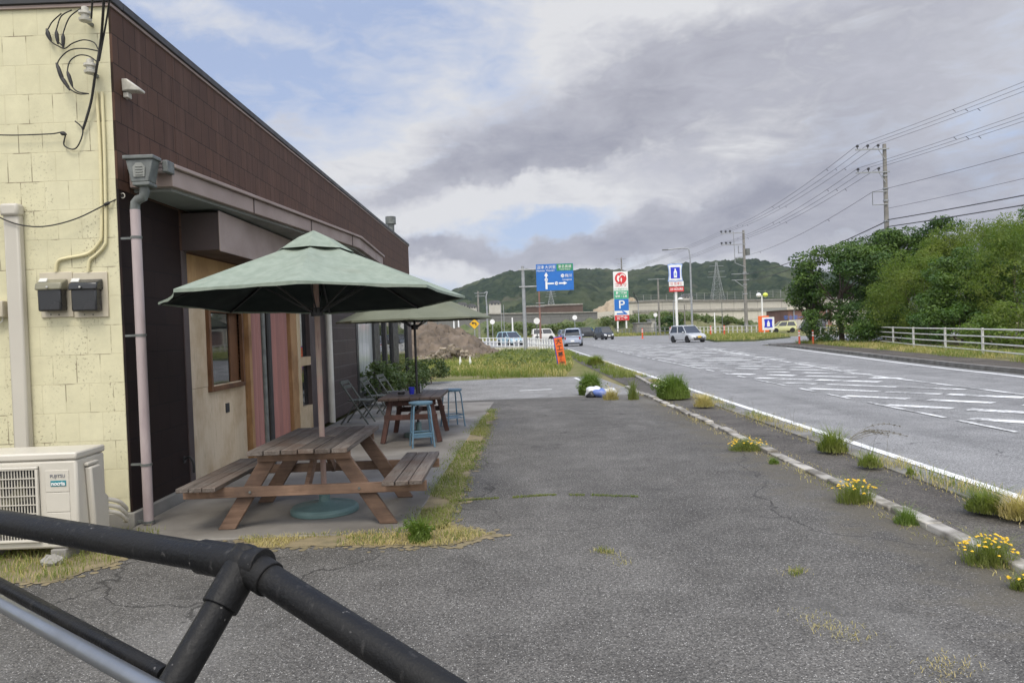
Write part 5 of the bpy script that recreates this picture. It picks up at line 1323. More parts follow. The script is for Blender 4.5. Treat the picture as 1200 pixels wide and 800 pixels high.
# field grass
fld = [tuple(G(x, y).xy) for x, y in ((486, 444), (664, 440), (672, 428), (668, 412), (640, 411), (560, 418), (486, 420))]
grass(fld, 26000, .30, m_grass, .022, .7, -.04, 'sunlit meadow grass beyond the car park', patchy(-.25, .8))
grass(fld, 14000, .26, m_dry, .02, .8, -.04, 'dry grass mixed in the meadow beyond the car park', patchy(-.2, .6))
fl2 = [tuple(G(x, y).xy) for x, y in ((565, 433), (640, 432), (652, 416), (590, 414))]
r2 = np.random.default_rng(77)
cl = [(np.array([*p[:2], r2.uniform(.0, .25)]), r2.uniform(.2, .42)) for p in in_poly(70, fl2, r2)]
stuff(fast_mesh('undergrowth', clump_leaves(cl, 420, .12, r2, .6, .8), 4, m_scrub), 'leafy weeds in the meadow left of the orange banner sign', 'undergrowth')
grass([(486 * 0 - 14, 40), (2, 40), (4, 62), (-2, 66), (-30, 62)], 14000, .35, m_grass, .03, .7, -.04, 'rough grass along the white guard fence', patchy(-.2, .5))
grass([(3.25, 24), (4.05, 24), (4.05, 58), (3.3, 40)], 5000, .22, m_grass, .015, .8, -.03, 'grass creeping over the far verge path', patchy(.0, .9))
# traffic islands and verges on the right
isl = [tuple(G(x, y).xy) for x, y in ((813, 393.5), (905, 392), (926, 395.5), (885, 399.5), (838, 400.5), (820, 397.5))]
b = MB(); b.prism([(x, y, -.1) for x, y in ragged(isl, .05, 4)], (0, 0, .22)); struct(b.build('traffic_island', m_bank, smooth=0))
grass(isl, 9000, .30, m_grass, .03, .7, .12, 'tall grass on the traffic island', None); grass(isl, 5000, .28, m_dry, .03, .8, .12, 'dry grass on the traffic island')
far_v = [(-10, 128.5), (11, 128.5), (27, 118.5), (40, 124), (90, 124), (90, 140), (-30, 140)]
grass(far_v, 16000, .6, m_grass, .05, .7, -.04, 'rough green verge beyond the junction'); grass(far_v, 8000, .6, m_dry, .05, .8, -.04, 'dry grass in the verge beyond the junction')
# pavement along the right side of the road
m_pave = asphalt('pavement_asphalt', (0.060, 0.050, 0.040), (0.105, 0.090, 0.070), (0.2, 0.19, 0.17), .5, .5)
e = [Vector((*q_, 0)) for q_ in road_r[1:]] + [Vector((17.2, 50, 0))]
b = MB()
for p, p2 in zip(e, e[1:]):
    b.prism([(p.x + .30, p.y, -.1), (p2.x + .30, p2.y, -.1), (p2.x + 1.9, p2.y, -.1), (p.x + 1.9, p.y, -.1)], (0, 0, .20))
struct(b.build('pavement', m_pave))
b = MB()
for p, p2 in zip(e, e[1:]):
    n = max(1, int((p2 - p).length / 1.0))
    for k in range(n):
        u, v = p.lerp(p2, k / n), p.lerp(p2, (k + .985) / n); b.prism([(u.x + .1, u.y, -.1), (v.x + .1, v.y, -.1), (v.x + .297, v.y, -.1), (u.x + .297, u.y, -.1)], (0, 0, .21))
struct(b.build('kerb', m_gutter))
b = MB(); b.prism([(x + 1.95, y, -.1) for x, y in ((11.6, 5), (12.4, 14), (13.1, 19), (14.2, 27), (15.6, 37), (17.4, 47))] + [(60, 56, -.1), (60, 5, -.1)], (0, 0, .17)); struct(b.build('roadside_ground', m_ground))
e2 = [(p.x + 1.9, p.y) for p in e]
grass([(x, y) for x, y in e2] + [(x + 2.2, y) for x, y in reversed(e2)], 14000, .20, m_dry, .014, .9, .1, 'dry grass at the back of the right hand pavement', patchy(-.2, 1.1))
grass([(x - .3, y) for x, y in e2] + [(x + 2.6, y) for x, y in reversed(e2)], 16000, .26, m_grass, .014, .9, .1, 'green grass at the foot of the white pipe fence', patchy(-.1, .9))
# ------------------------------------------------------------------ trees by the right hand pavement
m_lf_dark = leaf_mat('dark_tree_leaf', (0.020, 0.050, 0.011), (0.052, 0.104, 0.020), (0.105, 0.165, 0.030), .5, .2)
m_lf_mid = leaf_mat('mid_tree_leaf', (0.034, 0.076, 0.014), (0.074, 0.135, 0.024), (0.12, 0.18, 0.034), .5, .22)
m_lf_bam = leaf_mat('bamboo_leaf', (0.062, 0.108, 0.018), (0.125, 0.175, 0.033), (0.19, 0.22, 0.05), .6, .35)
TG = 'trees behind the white pipe fence'
def rtree(px, py, d, rad, ncl, rc, lf, per, m, label, cat, seed, nm='broadleaf_tree', tr=.16, flat=.5, upb=.75, asp=.55, lower=-.8):
    c = P(px, py, d); return tree(nm, (c.x, d, .05), (c.x, d, c.z), rad, ncl, rc, lf, per, m, m_trunk, label, cat, TG, seed, tr, flat, upb, asp, lower)
rtree(985, 325, 49, (3.2, 2.6, 2.1), 46, .95, .19, 420, m_lf_dark, 'dark broadleaf tree with jagged tiers, leftmost of the roadside trees', 'tree', 1)
rtree(1020, 322, 55, (3.0, 2.6, 3.2), 56, 1.0, .19, 400, m_lf_dark, 'tall dark broadleaf tree beside the near utility pole', 'tree', 2)
rtree(950, 348, 50, (1.4, 1.2, 1.2), 24, .55, .16, 520, m_lf_mid, 'low spreading branches reaching left over the side road', 'tree', 3)
rtree(1062, 312, 52, (2.4, 2.2, 2.6), 40, .95, .19, 400, m_lf_mid, 'dark crown rising between the utility pole and the highest tree top', 'tree', 4)
rtree(1106, 298, 50, (1.8, 1.8, 2.5), 34, .85, .18, 420, m_lf_dark, 'highest tree top behind the yellow green thicket', 'tree', 5)
rtree(1075, 352, 42, (2.5, 1.9, 2.6), 120, .6, .14, 800, m_lf_bam, 'yellow green bamboo thicket in front of the tall dark trees', 'bamboo', 6, 'bamboo_thicket', .05, .9, .1, .28)
rtree(1130, 345, 38.5, (2.2, 1.6, 2.3), 95, .6, .15, 760, m_lf_mid, 'rounded dark green bush between two yellow green thickets', 'tree', 7)
rtree(1188, 335, 36, (2.1, 1.8, 3.1), 120, .6, .14, 800, m_lf_bam, 'yellow green bamboo thicket at the right edge of the photo', 'bamboo', 8, 'bamboo_thicket', .05, .9, .1, .28)
rtree(1140, 312, 46, (3.4, 2.0, 2.6), 130, .65, .15, 760, m_lf_bam, 'pale bamboo thicket filling the gap behind the dark bush', 'bamboo', 9, 'bamboo_thicket', .05, .9, .1, .3)
rtree(1215, 310, 44, (2.8, 2, 3.6), 60, .7, .16, 520, m_lf_mid, 'green tree cut by the right edge behind the bamboo', 'tree', 10)
rtree(1000, 376, 47, (3.4, 1.6, 1.5), 60, .6, .15, 560, m_lf_dark, 'dark undershrub below the leftmost broadleaf tree', 'shrub', 11, 'understorey_shrub', .05)
rtree(1055, 384, 43, (2.8, 1.4, 1.3), 55, .55, .14, 600, m_lf_mid, 'green undershrub behind the far end of the white pipe fence', 'shrub', 12, 'understorey_shrub', .05)
rtree(1125, 384, 36.5, (2.6, 1.2, 1.2), 50, .5, .13, 650, m_lf_mid, 'low dark shrub directly behind the middle of the white pipe fence', 'shrub', 13, 'understorey_shrub', .05)
rtree(1190, 388, 32, (2.2, 1.2, 1.3), 50, .5, .13, 650, m_lf_bam, 'low yellowish shrub behind the near end of the white pipe fence', 'shrub', 14, 'understorey_shrub', .05)
# white pipe fence
m_wp = M('white_fence_paint', (0.62, 0.61, 0.56), (0.48, 0.46, 0.41), 4, .5, lo=.4, hi=.7)
pl = [(14.9, 18.0), (16.1, 22.5), (17.3, 27.2), (18.15, 31.0), (19.1, 35.2), (20.2, 39.2), (21.3, 43.2), (22.4, 47)]
pf = thing('pipe_fence', (pl[3][0], pl[3][1], .1), 'white pipe fence with four rails in front of the bamboo and trees', 'fence')
for x, y in pl: MB().tube([(x, y, .05), (x, y, 1.10)], .045, 10).build('fence_post', m_wp, pf)
for k in range(4):
    z = .27 + k * .26
    for p, p2 in zip(pl, pl[1:]): MB().tube([(*p, z), (*p2, z)], .028, 8).build('fence_rail', m_wp, pf)
g0, g1 = G(962, 397), G(981, 398)
gf = thing('road_railing', (g0.x, g0.y, 0), 'short white railing under the leftmost dark tree', 'railing')
for u in (0, .5, 1): p = g0.lerp(g1, u); MB().tube([(p.x, p.y, 0), (p.x, p.y, 1.0)], .05, 8).build('fence_post', m_wp, gf)
for z in (.3, .6, .95): MB().tube([(g0.x, g0.y, z), (g1.x, g1.y, z)], .035, 8).build('fence_rail', m_wp, gf)
# ------------------------------------------------------------------ utility poles and lines
m_pole = M('pole_concrete', (0.25, 0.235, 0.21), (0.18, 0.17, 0.155), 2, .8, .1)
m_galv = M('galvanised_steel', (0.34, 0.35, 0.36), (0.27, 0.28, 0.29), 3, .5, metal=.3)
m_wire = M('power_wire', (0.05, 0.05, 0.053), (0.07, 0.07, 0.073), 3, .6)
p1 = P(1041, 275, 53); top1 = P(1037, 169, 53)
def at_z(t, z): return Vector((t.location.x, t.location.y, z))
up1 = thing('utility_pole', (p1.x - .1, 53, 0), 'tall concrete utility pole rising out of the trees at right', 'utility pole', 'utility poles')
H1 = top1.z; X1 = up1.location.x
MB().tube([(X1, 53, -.1), (X1, 53, H1)], [.21, .125], 14).build('pole_shaft', m_pole, up1)
arms1 = []
for zz in (P(1037, 175, 53).z, P(1037, 202, 53).z):
    MB().bar((X1 - 2.15, 52.85, zz), (X1 + .25, 52.85, zz), .09, .09).build('crossarm', m_galv, up1)
    MB().bar((X1 - .5, 52.85, zz - .05), (X1 - .05, 52.85, zz - .75), .04, .04).build('arm_brace', m_galv, up1)
    for k in range(3):
        x = X1 - 2.0 + k * .74; MB().lathe((x, 52.85, zz + .05), [(.03, 0), (.03, .12), (.1, .14), (.1, .24), (.05, .3)], 10).build('insulator', m_black, up1); arms1.append(Vector((x, 52.85, zz + .33)))
zb0, zb1 = P(1037, 225, 53).z, P(1037, 240, 53).z
MB().tube([(X1, 52.8, zb0), (X1 - 1.05, 52.8, zb0), (X1 - 1.05, 52.8, zb1), (X1, 52.8, zb1)], .045, 8).build('wire_bracket', m_galv, up1)
for zz in (P(1037, 207, 53).z, P(1037, 222, 53).z, P(1037, 236, 53).z, P(1037, 260, 53).z): MB().tube([(X1, 53, zz), (X1, 53, zz + .1)], .2, 12).build('pole_band', m_galv, up1)
p2 = G(875, 391.8); D2 = 102; X2 = P(875, 391, D2).x
up2 = thing('utility_pole', (X2, D2, 0), 'tall concrete utility pole with many arms behind the traffic island', 'utility pole', 'utility poles')
H2 = P(868, 270, D2).z
MB().tube([(X2, D2, -.1), (X2, D2, H2)], [.26, .15], 12).build('pole_shaft', m_pole, up2)
arms2 = []
for y in (273, 286.5):
    zz = P(868, y, D2).z; MB().bar((X2 - 3.2, D2 - .2, zz), (X2 + .2, D2 - .2, zz), .11, .11).build('crossarm', m_galv, up2)
    for k in range(3):
        x = X2 - 3.1 + k * .6; MB().lathe((x, D2 - .2, zz + .05), [(.05, 0), (.05, .12), (.15, .14), (.15, .28), (.06, .34)], 8).build('insulator', m_black, up2); arms2.append(Vector((x, D2 - .2, zz + .3)))
za, zb_, zc_ = P(868, 302, D2).z, P(868, 308, D2).z, P(868, 313, D2).z
MB().tube([(X2 - 1.45, D2 - .25, P(868, 271, D2).z), (X2 - 1.35, D2 - .25, zb_), (X2, D2 - .25, zc_)], .055, 8).build('wire_bracket', m_galv, up2)
MB().bar((X2 - 1.4, D2 - .25, za), (X2, D2 - .25, za), .08, .08).build('crossarm', m_galv, up2)
MB().tube([(X2 + .48, D2, P(872, 299, D2).z), (X2 + .48, D2, P(872, 291.5, D2).z)], .32, 12).build('transformer', m_gunmet, up2)
MB().tube([(X2 - .7, D2, P(872, 296, D2).z), (X2 - .1, D2, P(872, 296, D2).z)], .05, 8).build('switch_arm', m_galv, up2)
MB().tube([(X2 - .75, D2, P(872, 297, D2).z), (X2 - .75, D2, P(872, 288, D2).z)], .07, 8).build('switch_box', m_galv, up2)
for y in (321, 328): zz = P(868, y, D2).z; MB().bar((X2 - 1.9, D2 - .25, zz), (X2 + .5, D2 - .25, zz), .1, .08).build('crossarm', m_galv, up2)
MB().bar((X2 - 1.5, D2 - .25, P(868, 328, D2).z), (X2, D2 - .25, P(868, 338, D2).z), .07, .07).build('arm_brace', m_galv, up2)
for y in (320, 334, 345, 381): zz = P(870, y, D2).z; MB().tube([(X2, D2, zz), (X2, D2, zz + .14)], .28, 10).build('pole_band', m_galv, up2)
def wire(pts_, r, sag, label, n=26, name='power_line', bits=0):
    a, b_ = Vector(pts_[0]), Vector(pts_[1]); q = [a.lerp(b_, u) - Vector((0, 0, sag * 4 * u * (1 - u))) for u in np.linspace(0, 1, n)]
    b = MB(); b.tube(q, r, 5); o = b.build(name, m_wire); tag(o, label, 'power line', 'overhead power lines')
    for k in range(bits):
        u = (k + .6) / bits; p = a.lerp(b_, u) - Vector((0, 0, sag * 4 * u * (1 - u))); MB().tube([p, p + Vector((.04, -.1, -.10)), p + Vector((.1, -.1, -.16))], .02, 5).build('wire_tag', m_wire, o)
    return o
P0 = Vector((35.5, 10, 0)); far3 = Vector((20, 175, 0))
nm3 = ('left', 'middle', 'right')
for i in range(6):
    row = 'upper' if i < 3 else 'lower'; a = arms1[i]; b_ = arms2[i]
    e_ = Vector((P0.x - 2 + (i % 3) * .74, P0.y, 15.2 if i < 3 else 13.6))
    wire((a, e_), .011, .55, f'power line from the {nm3[i % 3]} insulator of the {row} arm towards the right edge', bits=3)
    wire((b_, a), .014, .75, f'power line between the two tall poles from the {nm3[i % 3]} insulator of the {row} arm', bits=3)
    wire((Vector((far3.x - 3 + (i % 3) * .6, far3.y, 12.6 if i < 3 else 11)), b_), .013, .8, f'far power line running on from the {nm3[i % 3]} {row} insulator of the second pole')
k1 = Vector((X1 - 1.05, 52.8, zb0)); wire((k1, (P0.x - 1, P0.y, 11.6)), .014, .6, 'single power line from the square bracket to the right edge', bits=2); wire(((X2 - 1.4, D2 - .25, za), k1), .015, .8, 'single power line between the square bracket and the second pole', bits=2)
wire(((X1, 52.8, zb1 - .3), (P0.x - .5, P0.y, 10.0)), .012, .5, 'thin faint line below the square bracket to the right edge')
for zz, zz0, lab in ((P(1041, 258, 53).z, 8.6, 'upper'), (P(1041, 266, 53).z, 7.9, 'lower')):
    wire(((X1, 52.8, zz), (P0.x, P0.y, zz0)), .036, .45, f'{lab} thick black communication cable from the pole to the right edge')
    wire(((X2, D2 - .3, P(870, 322 if lab == 'upper' else 330, D2).z), (X1 - .1, 52.8, zz - .1)), .04, .5, f'{lab} thick black communication cable slanting down left of the near pole')
def small_pole(name, x, y0, y1, d, r, label, cat, m=None, arms=(), group=None):
    b_, t_ = P(x, y1, d), P(x, y0, d); t = thing(name, (b_.x, d, 0), label, cat, group)
    MB().tube([(b_.x, d, -.1), (b_.x, d, t_.z)], [r * 1.15, r * .8], 10).build('shaft', m or m_galv, t)
    for (yy_, xl, xr) in arms: zz = P(x, yy_, d).z; MB().bar((P(xl, yy_, d).x, d - r, zz), (P(xr, yy_, d).x, d - r, zz), .08, .08).build('crossarm', m_galv, t)
    return t, Vector((b_.x, d, t_.z))
small_pole('utility_pole', 731, 302, 388, 150, .17, 'utility pole rising directly behind the rooster store sign', 'utility pole', m_pole, ((303.5, 721, 733), (309, 723, 733), (312, 723, 733)), 'utility poles')
small_pole('utility_pole', 773, 326, 388, 124, .16, 'utility pole between the rooster sign and the milk bottle sign', 'utility pole', m_pole, ((327, 759, 779),), 'utility poles')
small_pole('utility_pole', 562, 341, 395, 115, .15, 'thin utility pole left of the street lamp near the umbrella tip', 'utility pole', m_pole, ((343.5, 556, 568), (347, 557, 568)), 'utility poles')
small_pole('utility_pole', 633.5, 338, 392, 105, .14, 'brown utility pole just right of the blue road sign post', 'utility pole', m_rust, ((355, 628, 638), (359, 628, 638)), 'utility poles')
small_pole('lamp_post', 588, 357, 386, 135, .07, 'left of two thin grey posts on the bank', 'post', None, (), 'thin posts on the bank')
small_pole('lamp_post', 591, 357, 386, 135, .07, 'right of two thin grey posts on the bank', 'post', None, (), 'thin posts on the bank')
small_pole('white_post', 601, 372, 392, 110, .12, 'stout white post left of the blue sign post', 'post', m_letter_w)
small_pole('white_post', 538, 374, 395, 95, .10, 'white post standing behind the spoil heap', 'post', m_letter_w)
small_pole('white_post', 532.5, 374, 395, 95, .10, 'white post with crossbar behind the spoil heap', 'post', m_letter_w, ((375, 528, 535),))
t, tp = small_pole('lamp_post', 749, 352, 388, 138, .10, 'grey post with a tilted black solar panel behind the junction', 'post')
MB().bar(tp + Vector((-.9, 0, 1.6)), tp + Vector((0, 0, -.4)), .5, .12).build('solar_panel', m_black, t)
small_pole('white_post', 838, 366, 391, 108, .09, 'thin white post below the transmission tower', 'post', m_letter_w)
small_pole('white_post', 847, 354, 391, 112, .06, 'thin dark post right of the white one below the tower', 'post', m_gunmet)
small_pole('white_post', 803, 357, 388, 118, .11, 'grey post between the milk bottle sign and the street lamp', 'post', m_pole)
# street lamps
def street_lamp(x, y0, y1, d, r, arm_x, label):
    b_, t_ = P(x, y1, d), P(x, y0 + 6, d); t = thing('street_lamp', (b_.x, d, 0), label, 'street lamp', 'street lamps')
    q = P(arm_x, y0 + 1.5, d); c = P(x - (x - arm_x) * .25, y0, d)
    MB().tube([(b_.x, d, -.1), (b_.x, d, t_.z - 1)], [r * 1.2, r], 12).build('shaft', m_galv, t)
    MB().tube(spline([(b_.x, d, t_.z - 1), (b_.x - .05, d, t_.z), (c.x, d, c.z), (q.x, d, q.z)], 6), r * .7, 8).build('arm', m_galv, t)
    h = MB(); dr = -1 if arm_x < x else 1; h.bar((q.x, d, q.z), (q.x + dr * .75, d, q.z - .03), .3, .14); h.build('lamp_head', m_gunmet, t, bevel=.03)
    return t
street_lamp(811.5, 291, 388, 92, .11, 783, 'tall grey street lamp with curved arm left over the silver car')
street_lamp(572, 342, 398, 84, .10, 567.5, 'grey street lamp with short arm by the olive umbrella tip')
t, tp = small_pole('street_lamp', 790, 353, 386, 122, .08, 'store car park lamp behind the milk bottle sign', 'street lamp')
MB().tube([tp, tp + Vector((1.0, 0, .3))], .06, 8).build('arm', m_galv, t); MB().ball(tp + Vector((1.2, 0, .35)), .45, .3, .22).build('lamp_head', m_letter_w, t)
t, tp = small_pole('street_lamp', 894, 346, 388, 100, .11, 'store lamp with two round heads above the small red and white signs', 'street lamp', m_letter_w)
for sx, mm in ((-1, m_letter_w), (1, M('yellow_green_lens', (0.65, 0.72, 0.12), (0.6, 0.66, 0.1), 5, .4))):
    q = MB(); q.ball(tp + Vector((sx * .45, -.1, .05)), .36, .3, .3); q.build('lamp_head', mm, t)
# transmission towers
def lattice(x, y0, y1, d, w0, label, arms=3):
    b_, t_ = P(x + 1, y1, d), P(x, y0, d); t = thing('transmission_tower', (b_.x, d, b_.z), label, 'transmission tower', 'lattice transmission towers')
    H = t_.z - b_.z + 3; z0 = b_.z - 3; q = MB(); lv = 9; r = d * .00022
    def cn(i, k):
        u = i / lv; wd = w0 * (1 - u) ** 1.25 + w0 * .09 * (u > 0); a = k * math.pi / 2 + .785; return Vector((b_.x + wd * .7 * math.cos(a), d + wd * .7 * math.sin(a), z0 + H * u))
    for i in range(lv):
        for k in range(4):
            q.bar(cn(i, k), cn(i + 1, k), r * 1.5, r * 1.5); q.bar(cn(i, k), cn(i + 1, (k + 1) % 4), r * .8, r * .8); q.bar(cn(i, (k + 1) % 4), cn(i + 1, k), r * .8, r * .8); q.bar(cn(i + 1, k), cn(i + 1, (k + 1) % 4), r * .8, r * .8)
    q.build('lattice_mast', m_galv, t)
    for j in range(arms):
        zz = z0 + H * (.70 + j * .11); L = w0 * (.62 - .08 * j); MB().bar((b_.x - L, d, zz), (b_.x + L, d, zz), r * 2, r * 2).build('crossarm', m_galv, t)
    return t
lattice(840, 307, 357, 320, 6.6, 'large lattice transmission tower above the pale retaining wall')
lattice(645, 340, 358, 420, 5.0, 'small distant lattice tower below the blue road sign')
# ------------------------------------------------------------------ signs
m_green = M('sign_green', (0.02, 0.25, 0.10), (0.02, 0.22, 0.09), 3, .45)
m_signw = M('sign_white', (0.78, 0.78, 0.76), (0.74, 0.74, 0.72), 3, .45)
m_red = M('sign_red', (0.62, 0.025, 0.03), (0.56, 0.022, 0.027), 3, .45)
m_orange = M('banner_orange', (0.82, 0.15, 0.025), (0.76, 0.135, 0.022), 3, .5)
m_lgreen = M('panel_green', (0.05, 0.38, 0.20), (0.045, 0.34, 0.18), 3, .45)
m_yel = M('sign_yellow', (0.75, 0.42, 0.01), (0.70, 0.39, 0.01), 3, .45)
m_dblue = M('deep_blue', (0.015, 0.03, 0.52), (0.013, 0.027, 0.47), 3, .45)
m_lblue = M('pale_blue_rim', (0.30, 0.42, 0.72), (0.28, 0.39, 0.68), 3, .45)
def shape(b, o, pts, y, th=.02):
    """flat outline (x right, z up) around the point o, its face at distance y in front of o"""
    b.prism([(o.x + px, o.y - y - th, o.z + pz) for px, pz in pts], (0, th, 0)); return b
def circ(r, cx=0, cz=0, n=28, a0=0, a1=2 * math.pi): return [(cx + r * math.cos(a0 + (a1 - a0) * k / n), cz + r * math.sin(a0 + (a1 - a0) * k / n)) for k in range(n if abs(a1 - a0 - 2 * math.pi) < .01 else n + 1)]
def rect(x0, x1, z0, z1): return [(x0, z0), (x1, z0), (x1, z1), (x0, z1)]
# blue direction sign
DS = 60; pb = P(616, 408, DS); sc_ = P(650, 325, DS)
rs = thing('direction_sign', (pb.x, DS, 0), 'big blue overhead direction sign with a green corner on a grey post', 'road sign')
MB().tube([(pb.x, DS, -.1), (pb.x, DS, P(613, 312, DS).z)], [.16, .13], 14).build('post', m_galv, rs)
for y in (316, 336): zz = P(620, y, DS).z; MB().tube([(pb.x - .35, DS - .12, zz), (sc_.x - 1.2, DS - .12, zz)], .06, 8).build('arm', m_galv, rs)
W2, H2_ = 1.50, 1.07; so = Vector((sc_.x, DS - .22, sc_.z))
q = MB(); shape(q, so, rect(-W2, W2, -H2_, H2_), 0, .05); bd = q.build('sign_board', m_blue, rs)
bl_ = so - rs.location
q = MB(); shape(q, so, rect(.16, W2 - .02, .50, H2_ - .02), .052, .01); q.build('green_panel', m_green, bd)
def sgn(name, s, size, m, x, z, sx=1.0, bold=.0, par=bd, o=None, y=.075):
    o = o or bl_; return text(name, s, size, m, par, Vector((o.x + x, o.y - y, o.z + z)), sx=sx, bold=bold)
sgn('lettering', '沼津', .30, m_letter_w, -1.15, .80); sgn('lettering', '大沢里', .30, m_letter_w, -.35, .80); sgn('lettering', 'Numazu', .20, m_letter_w, -1.12, .55); sgn('lettering', 'Osawari', .20, m_letter_w, -.35, .55)
sgn('lettering', '東名高速', .27, m_letter_w, .82, .82); sgn('lettering', 'Tomei Expwy', .16, m_letter_w, .82, .61)
sgn('lettering', '梅川', .30, m_letter_w, 1.10, .08); sgn('lettering', 'Umegawa', .19, m_letter_w, .98, -.22)
q = MB(); shape(q, so, rect(-.78, -.62, -.95, -.34), .055, .01); shape(q, so, rect(-.76, -.64, -.02, .12), .055, .01); shape(q, so, [(-.86, .12), (-.54, .12), (-.70, .42)], .055, .01)
shape(q, so, rect(-.615, -.10, -.56, -.44), .055, .01); shape(q, so, rect(.32, .70, -.56, -.44), .055, .01); shape(q, so, [(.70, -.65), (.98, -.50), (.70, -.35)], .055, .01); q.build('arrow', m_letter_w, bd, smooth=0)
for x, z in ((-.70, -.18), (.11, -.50), (.62, .10)):
    q = MB(); shape(q, so, circ(.15, x, z, 6, .52, .52 + 2 * math.pi), .056, .012); q.build('route_marker', m_letter_w, bd)
    sgn('route_number', '136', .16, m_blue, x, z, .8, y=.082)
# rooster store pylon
DK = 138; a, c = P(719.5, 346, DK), P(736.5, 346, DK); zt, zb = P(728, 318, DK).z, P(728, 375.5, DK).z; KW, KH = (c.x - a.x) / 2, (zt - zb) / 2
ko = Vector(((a.x + c.x) / 2, DK, (zt + zb) / 2))
kp = thing('store_pylon', (ko.x, DK, 0), 'tall store pylon sign with red rooster roundel and blue parking panel', 'pylon sign')
for sx in (-1, 1): MB().box(ko.x + sx * KW * .6 - .14, ko.x + sx * KW * .6 + .14, DK + .1, DK + .35, -.1, zb).build('leg', m_signw, kp)
q = MB(); q.box(ko.x - KW, ko.x + KW, DK, DK + .5, zb, zt); kb = q.build('sign_cabinet', m_signw, kp, bevel=.03)
kl = ko - kp.location
def band(z0, z1, m, nm): q = MB(); shape(q, ko, rect(-KW + .02, KW - .02, z0, z1), .005, .02); return q.build(nm, m, kb)
band(-KH * .12, KH * .22, m_lgreen, 'green_panel'); band(-KH * .60, -KH * .125, m_blue, 'parking_panel'); band(-KH * .78, -KH * .605, m_signw, 'arrow_panel'); band(-KH + .02, -KH * .785, m_red, 'red_panel')
R_ = KW * .80; zc0 = KH * .72
q = MB(); shape(q, ko, circ(R_, 0, zc0), .006, .03); q.build('roundel', m_red, kb)
q = MB(); shape(q, ko, [(-.45 * R_, .55 * R_ + zc0), (-.1 * R_, .3 * R_ + zc0), (-.32 * R_, .0 + zc0), (-.25 * R_, -.5 * R_ + zc0), (-.42 * R_, -.62 * R_ + zc0), (-.66 * R_, -.2 * R_ + zc0), (-.62 * R_, .25 * R_ + zc0)], .04, .02)
shape(q, ko, circ(.50 * R_, .30 * R_, zc0 + .25 * R_, 18, .2, 2.9) + circ(.36 * R_, .30 * R_, zc0 + .20 * R_, 18, 2.9, .2), .04, .02)
shape(q, ko, [(.05 * R_, zc0 + .15 * R_), (.25 * R_, zc0 - .1 * R_), (.1 * R_, zc0 - .75 * R_), (-.05 * R_, zc0 - .3 * R_)], .04, .02); q.build('rooster_mark', m_signw, kb, smooth=0)
tk = lambda nm, s, size, m, z, sx=1.0, x=0: text(nm, s, size, m, kb, Vector((kl.x + x, kl.y - .06, kl.z + z)), sx=sx, bold=.01)
tk('lettering', 'コメリ', .72, m_red, KH * .44, 1.05); tk('lettering', 'ハード&グリーン', .36, m_lgreen, KH * .28, .92)
tk('lettering', '農業資材', .52, m_signw, KH * .12, 1.0); tk('lettering', '園芸・工具', .46, m_signw, -KH * .02, .95)
tk('lettering', 'P', 2.2, m_signw, -KH * .365, 1.1); tk('lettering', '営業中', .68, m_signw, -KH * .895, 1.0)
q = MB(); zz = -KH * .69; shape(q, ko, [(-KW * .7, zz - .28), (KW * .75, zz - .28), (KW * .75, zz - .12), (KW * .15, zz + .42), (KW * .0, zz + .30), (KW * .28, zz - .02), (-KW * .7, zz - .02)], .03, .02); q.build('arrow', m_blue, kb, smooth=0)
# milk bottle store sign
DL = 114; c = P(791, 320, DL); lb = P(794, 386, DL); LW = 1.15; LH = 1.35
lo_ = Vector((c.x, DL, P(791, 320, DL).z))
lp = thing('store_pylon', (c.x + .1, DL, 0), 'blue and white milk bottle store sign on a tall white post', 'pylon sign')
MB().tube([(c.x + .1, DL + .25, -.1), (c.x + .1, DL + .25, lo_.z)], .20, 12).build('post', m_signw, lp)
def curvy(W, H): return [(-W, H), (-W * .86, H * .35), (-W * .86, -H * .3), (-W * 1.0, -H * .95), (-W * .5, -H * .92), (0, -H * 1.02), (W * .5, -H * .92), (W, -H * .95), (W * .86, -H * .3), (W * .86, H * .35), (W, H), (W * .5, H * 1.08), (0, H * 1.05), (-W * .5, H * 1.08)]
ll = lo_ - lp.location
def lawson(par, o, W, H):
    q = MB(); shape(q, o, curvy(W, H), 0, .18); cb = q.build('sign_cabinet', m_lblue, par, smooth=0)
    q = MB(); shape(q, o, curvy(W * .88, H * .86), .182, .02); q.build('white_panel', m_signw, cb, smooth=0)
    q = MB(); shape(q, o, rect(-W * .62, W * .62, -H * .62, H * .66), .204, .02); q.build('blue_panel', m_dblue, cb, smooth=0)
    q = MB(); shape(q, o, [(-W * .2, -H * .52), (W * .2, -H * .52), (W * .22, H * .12), (W * .09, H * .32), (W * .09, H * .5), (-W * .09, H * .5), (-W * .09, H * .32), (-W * .22, H * .12)], .226, .02); q.build('milk_bottle', m_signw, cb, smooth=0)
    q = MB(); shape(q, o, rect(-W * .12, W * .12, -H * .3, H * .02), .248, .012); q.build('bottle_label', m_lblue, cb, smooth=0)
lawson(lp, lo_, LW, LH)
for y, mm, mt, s in ((332.5, m_signw, m_red, '酒 たばこ'), (339, m_red, m_signw, '24 HOURS')):
    zz = P(791, y, DL).z; o = Vector((c.x + .12, DL, zz)); q = MB(); shape(q, o, rect(-1.12, 1.12, -.36, .36), 0, .15); sb = q.build('lower_board', mm, lp)
    text('lettering', s, .50, mt, sb, o - lp.location + Vector((0, -.175, 0)), sx=.85, bold=.01)
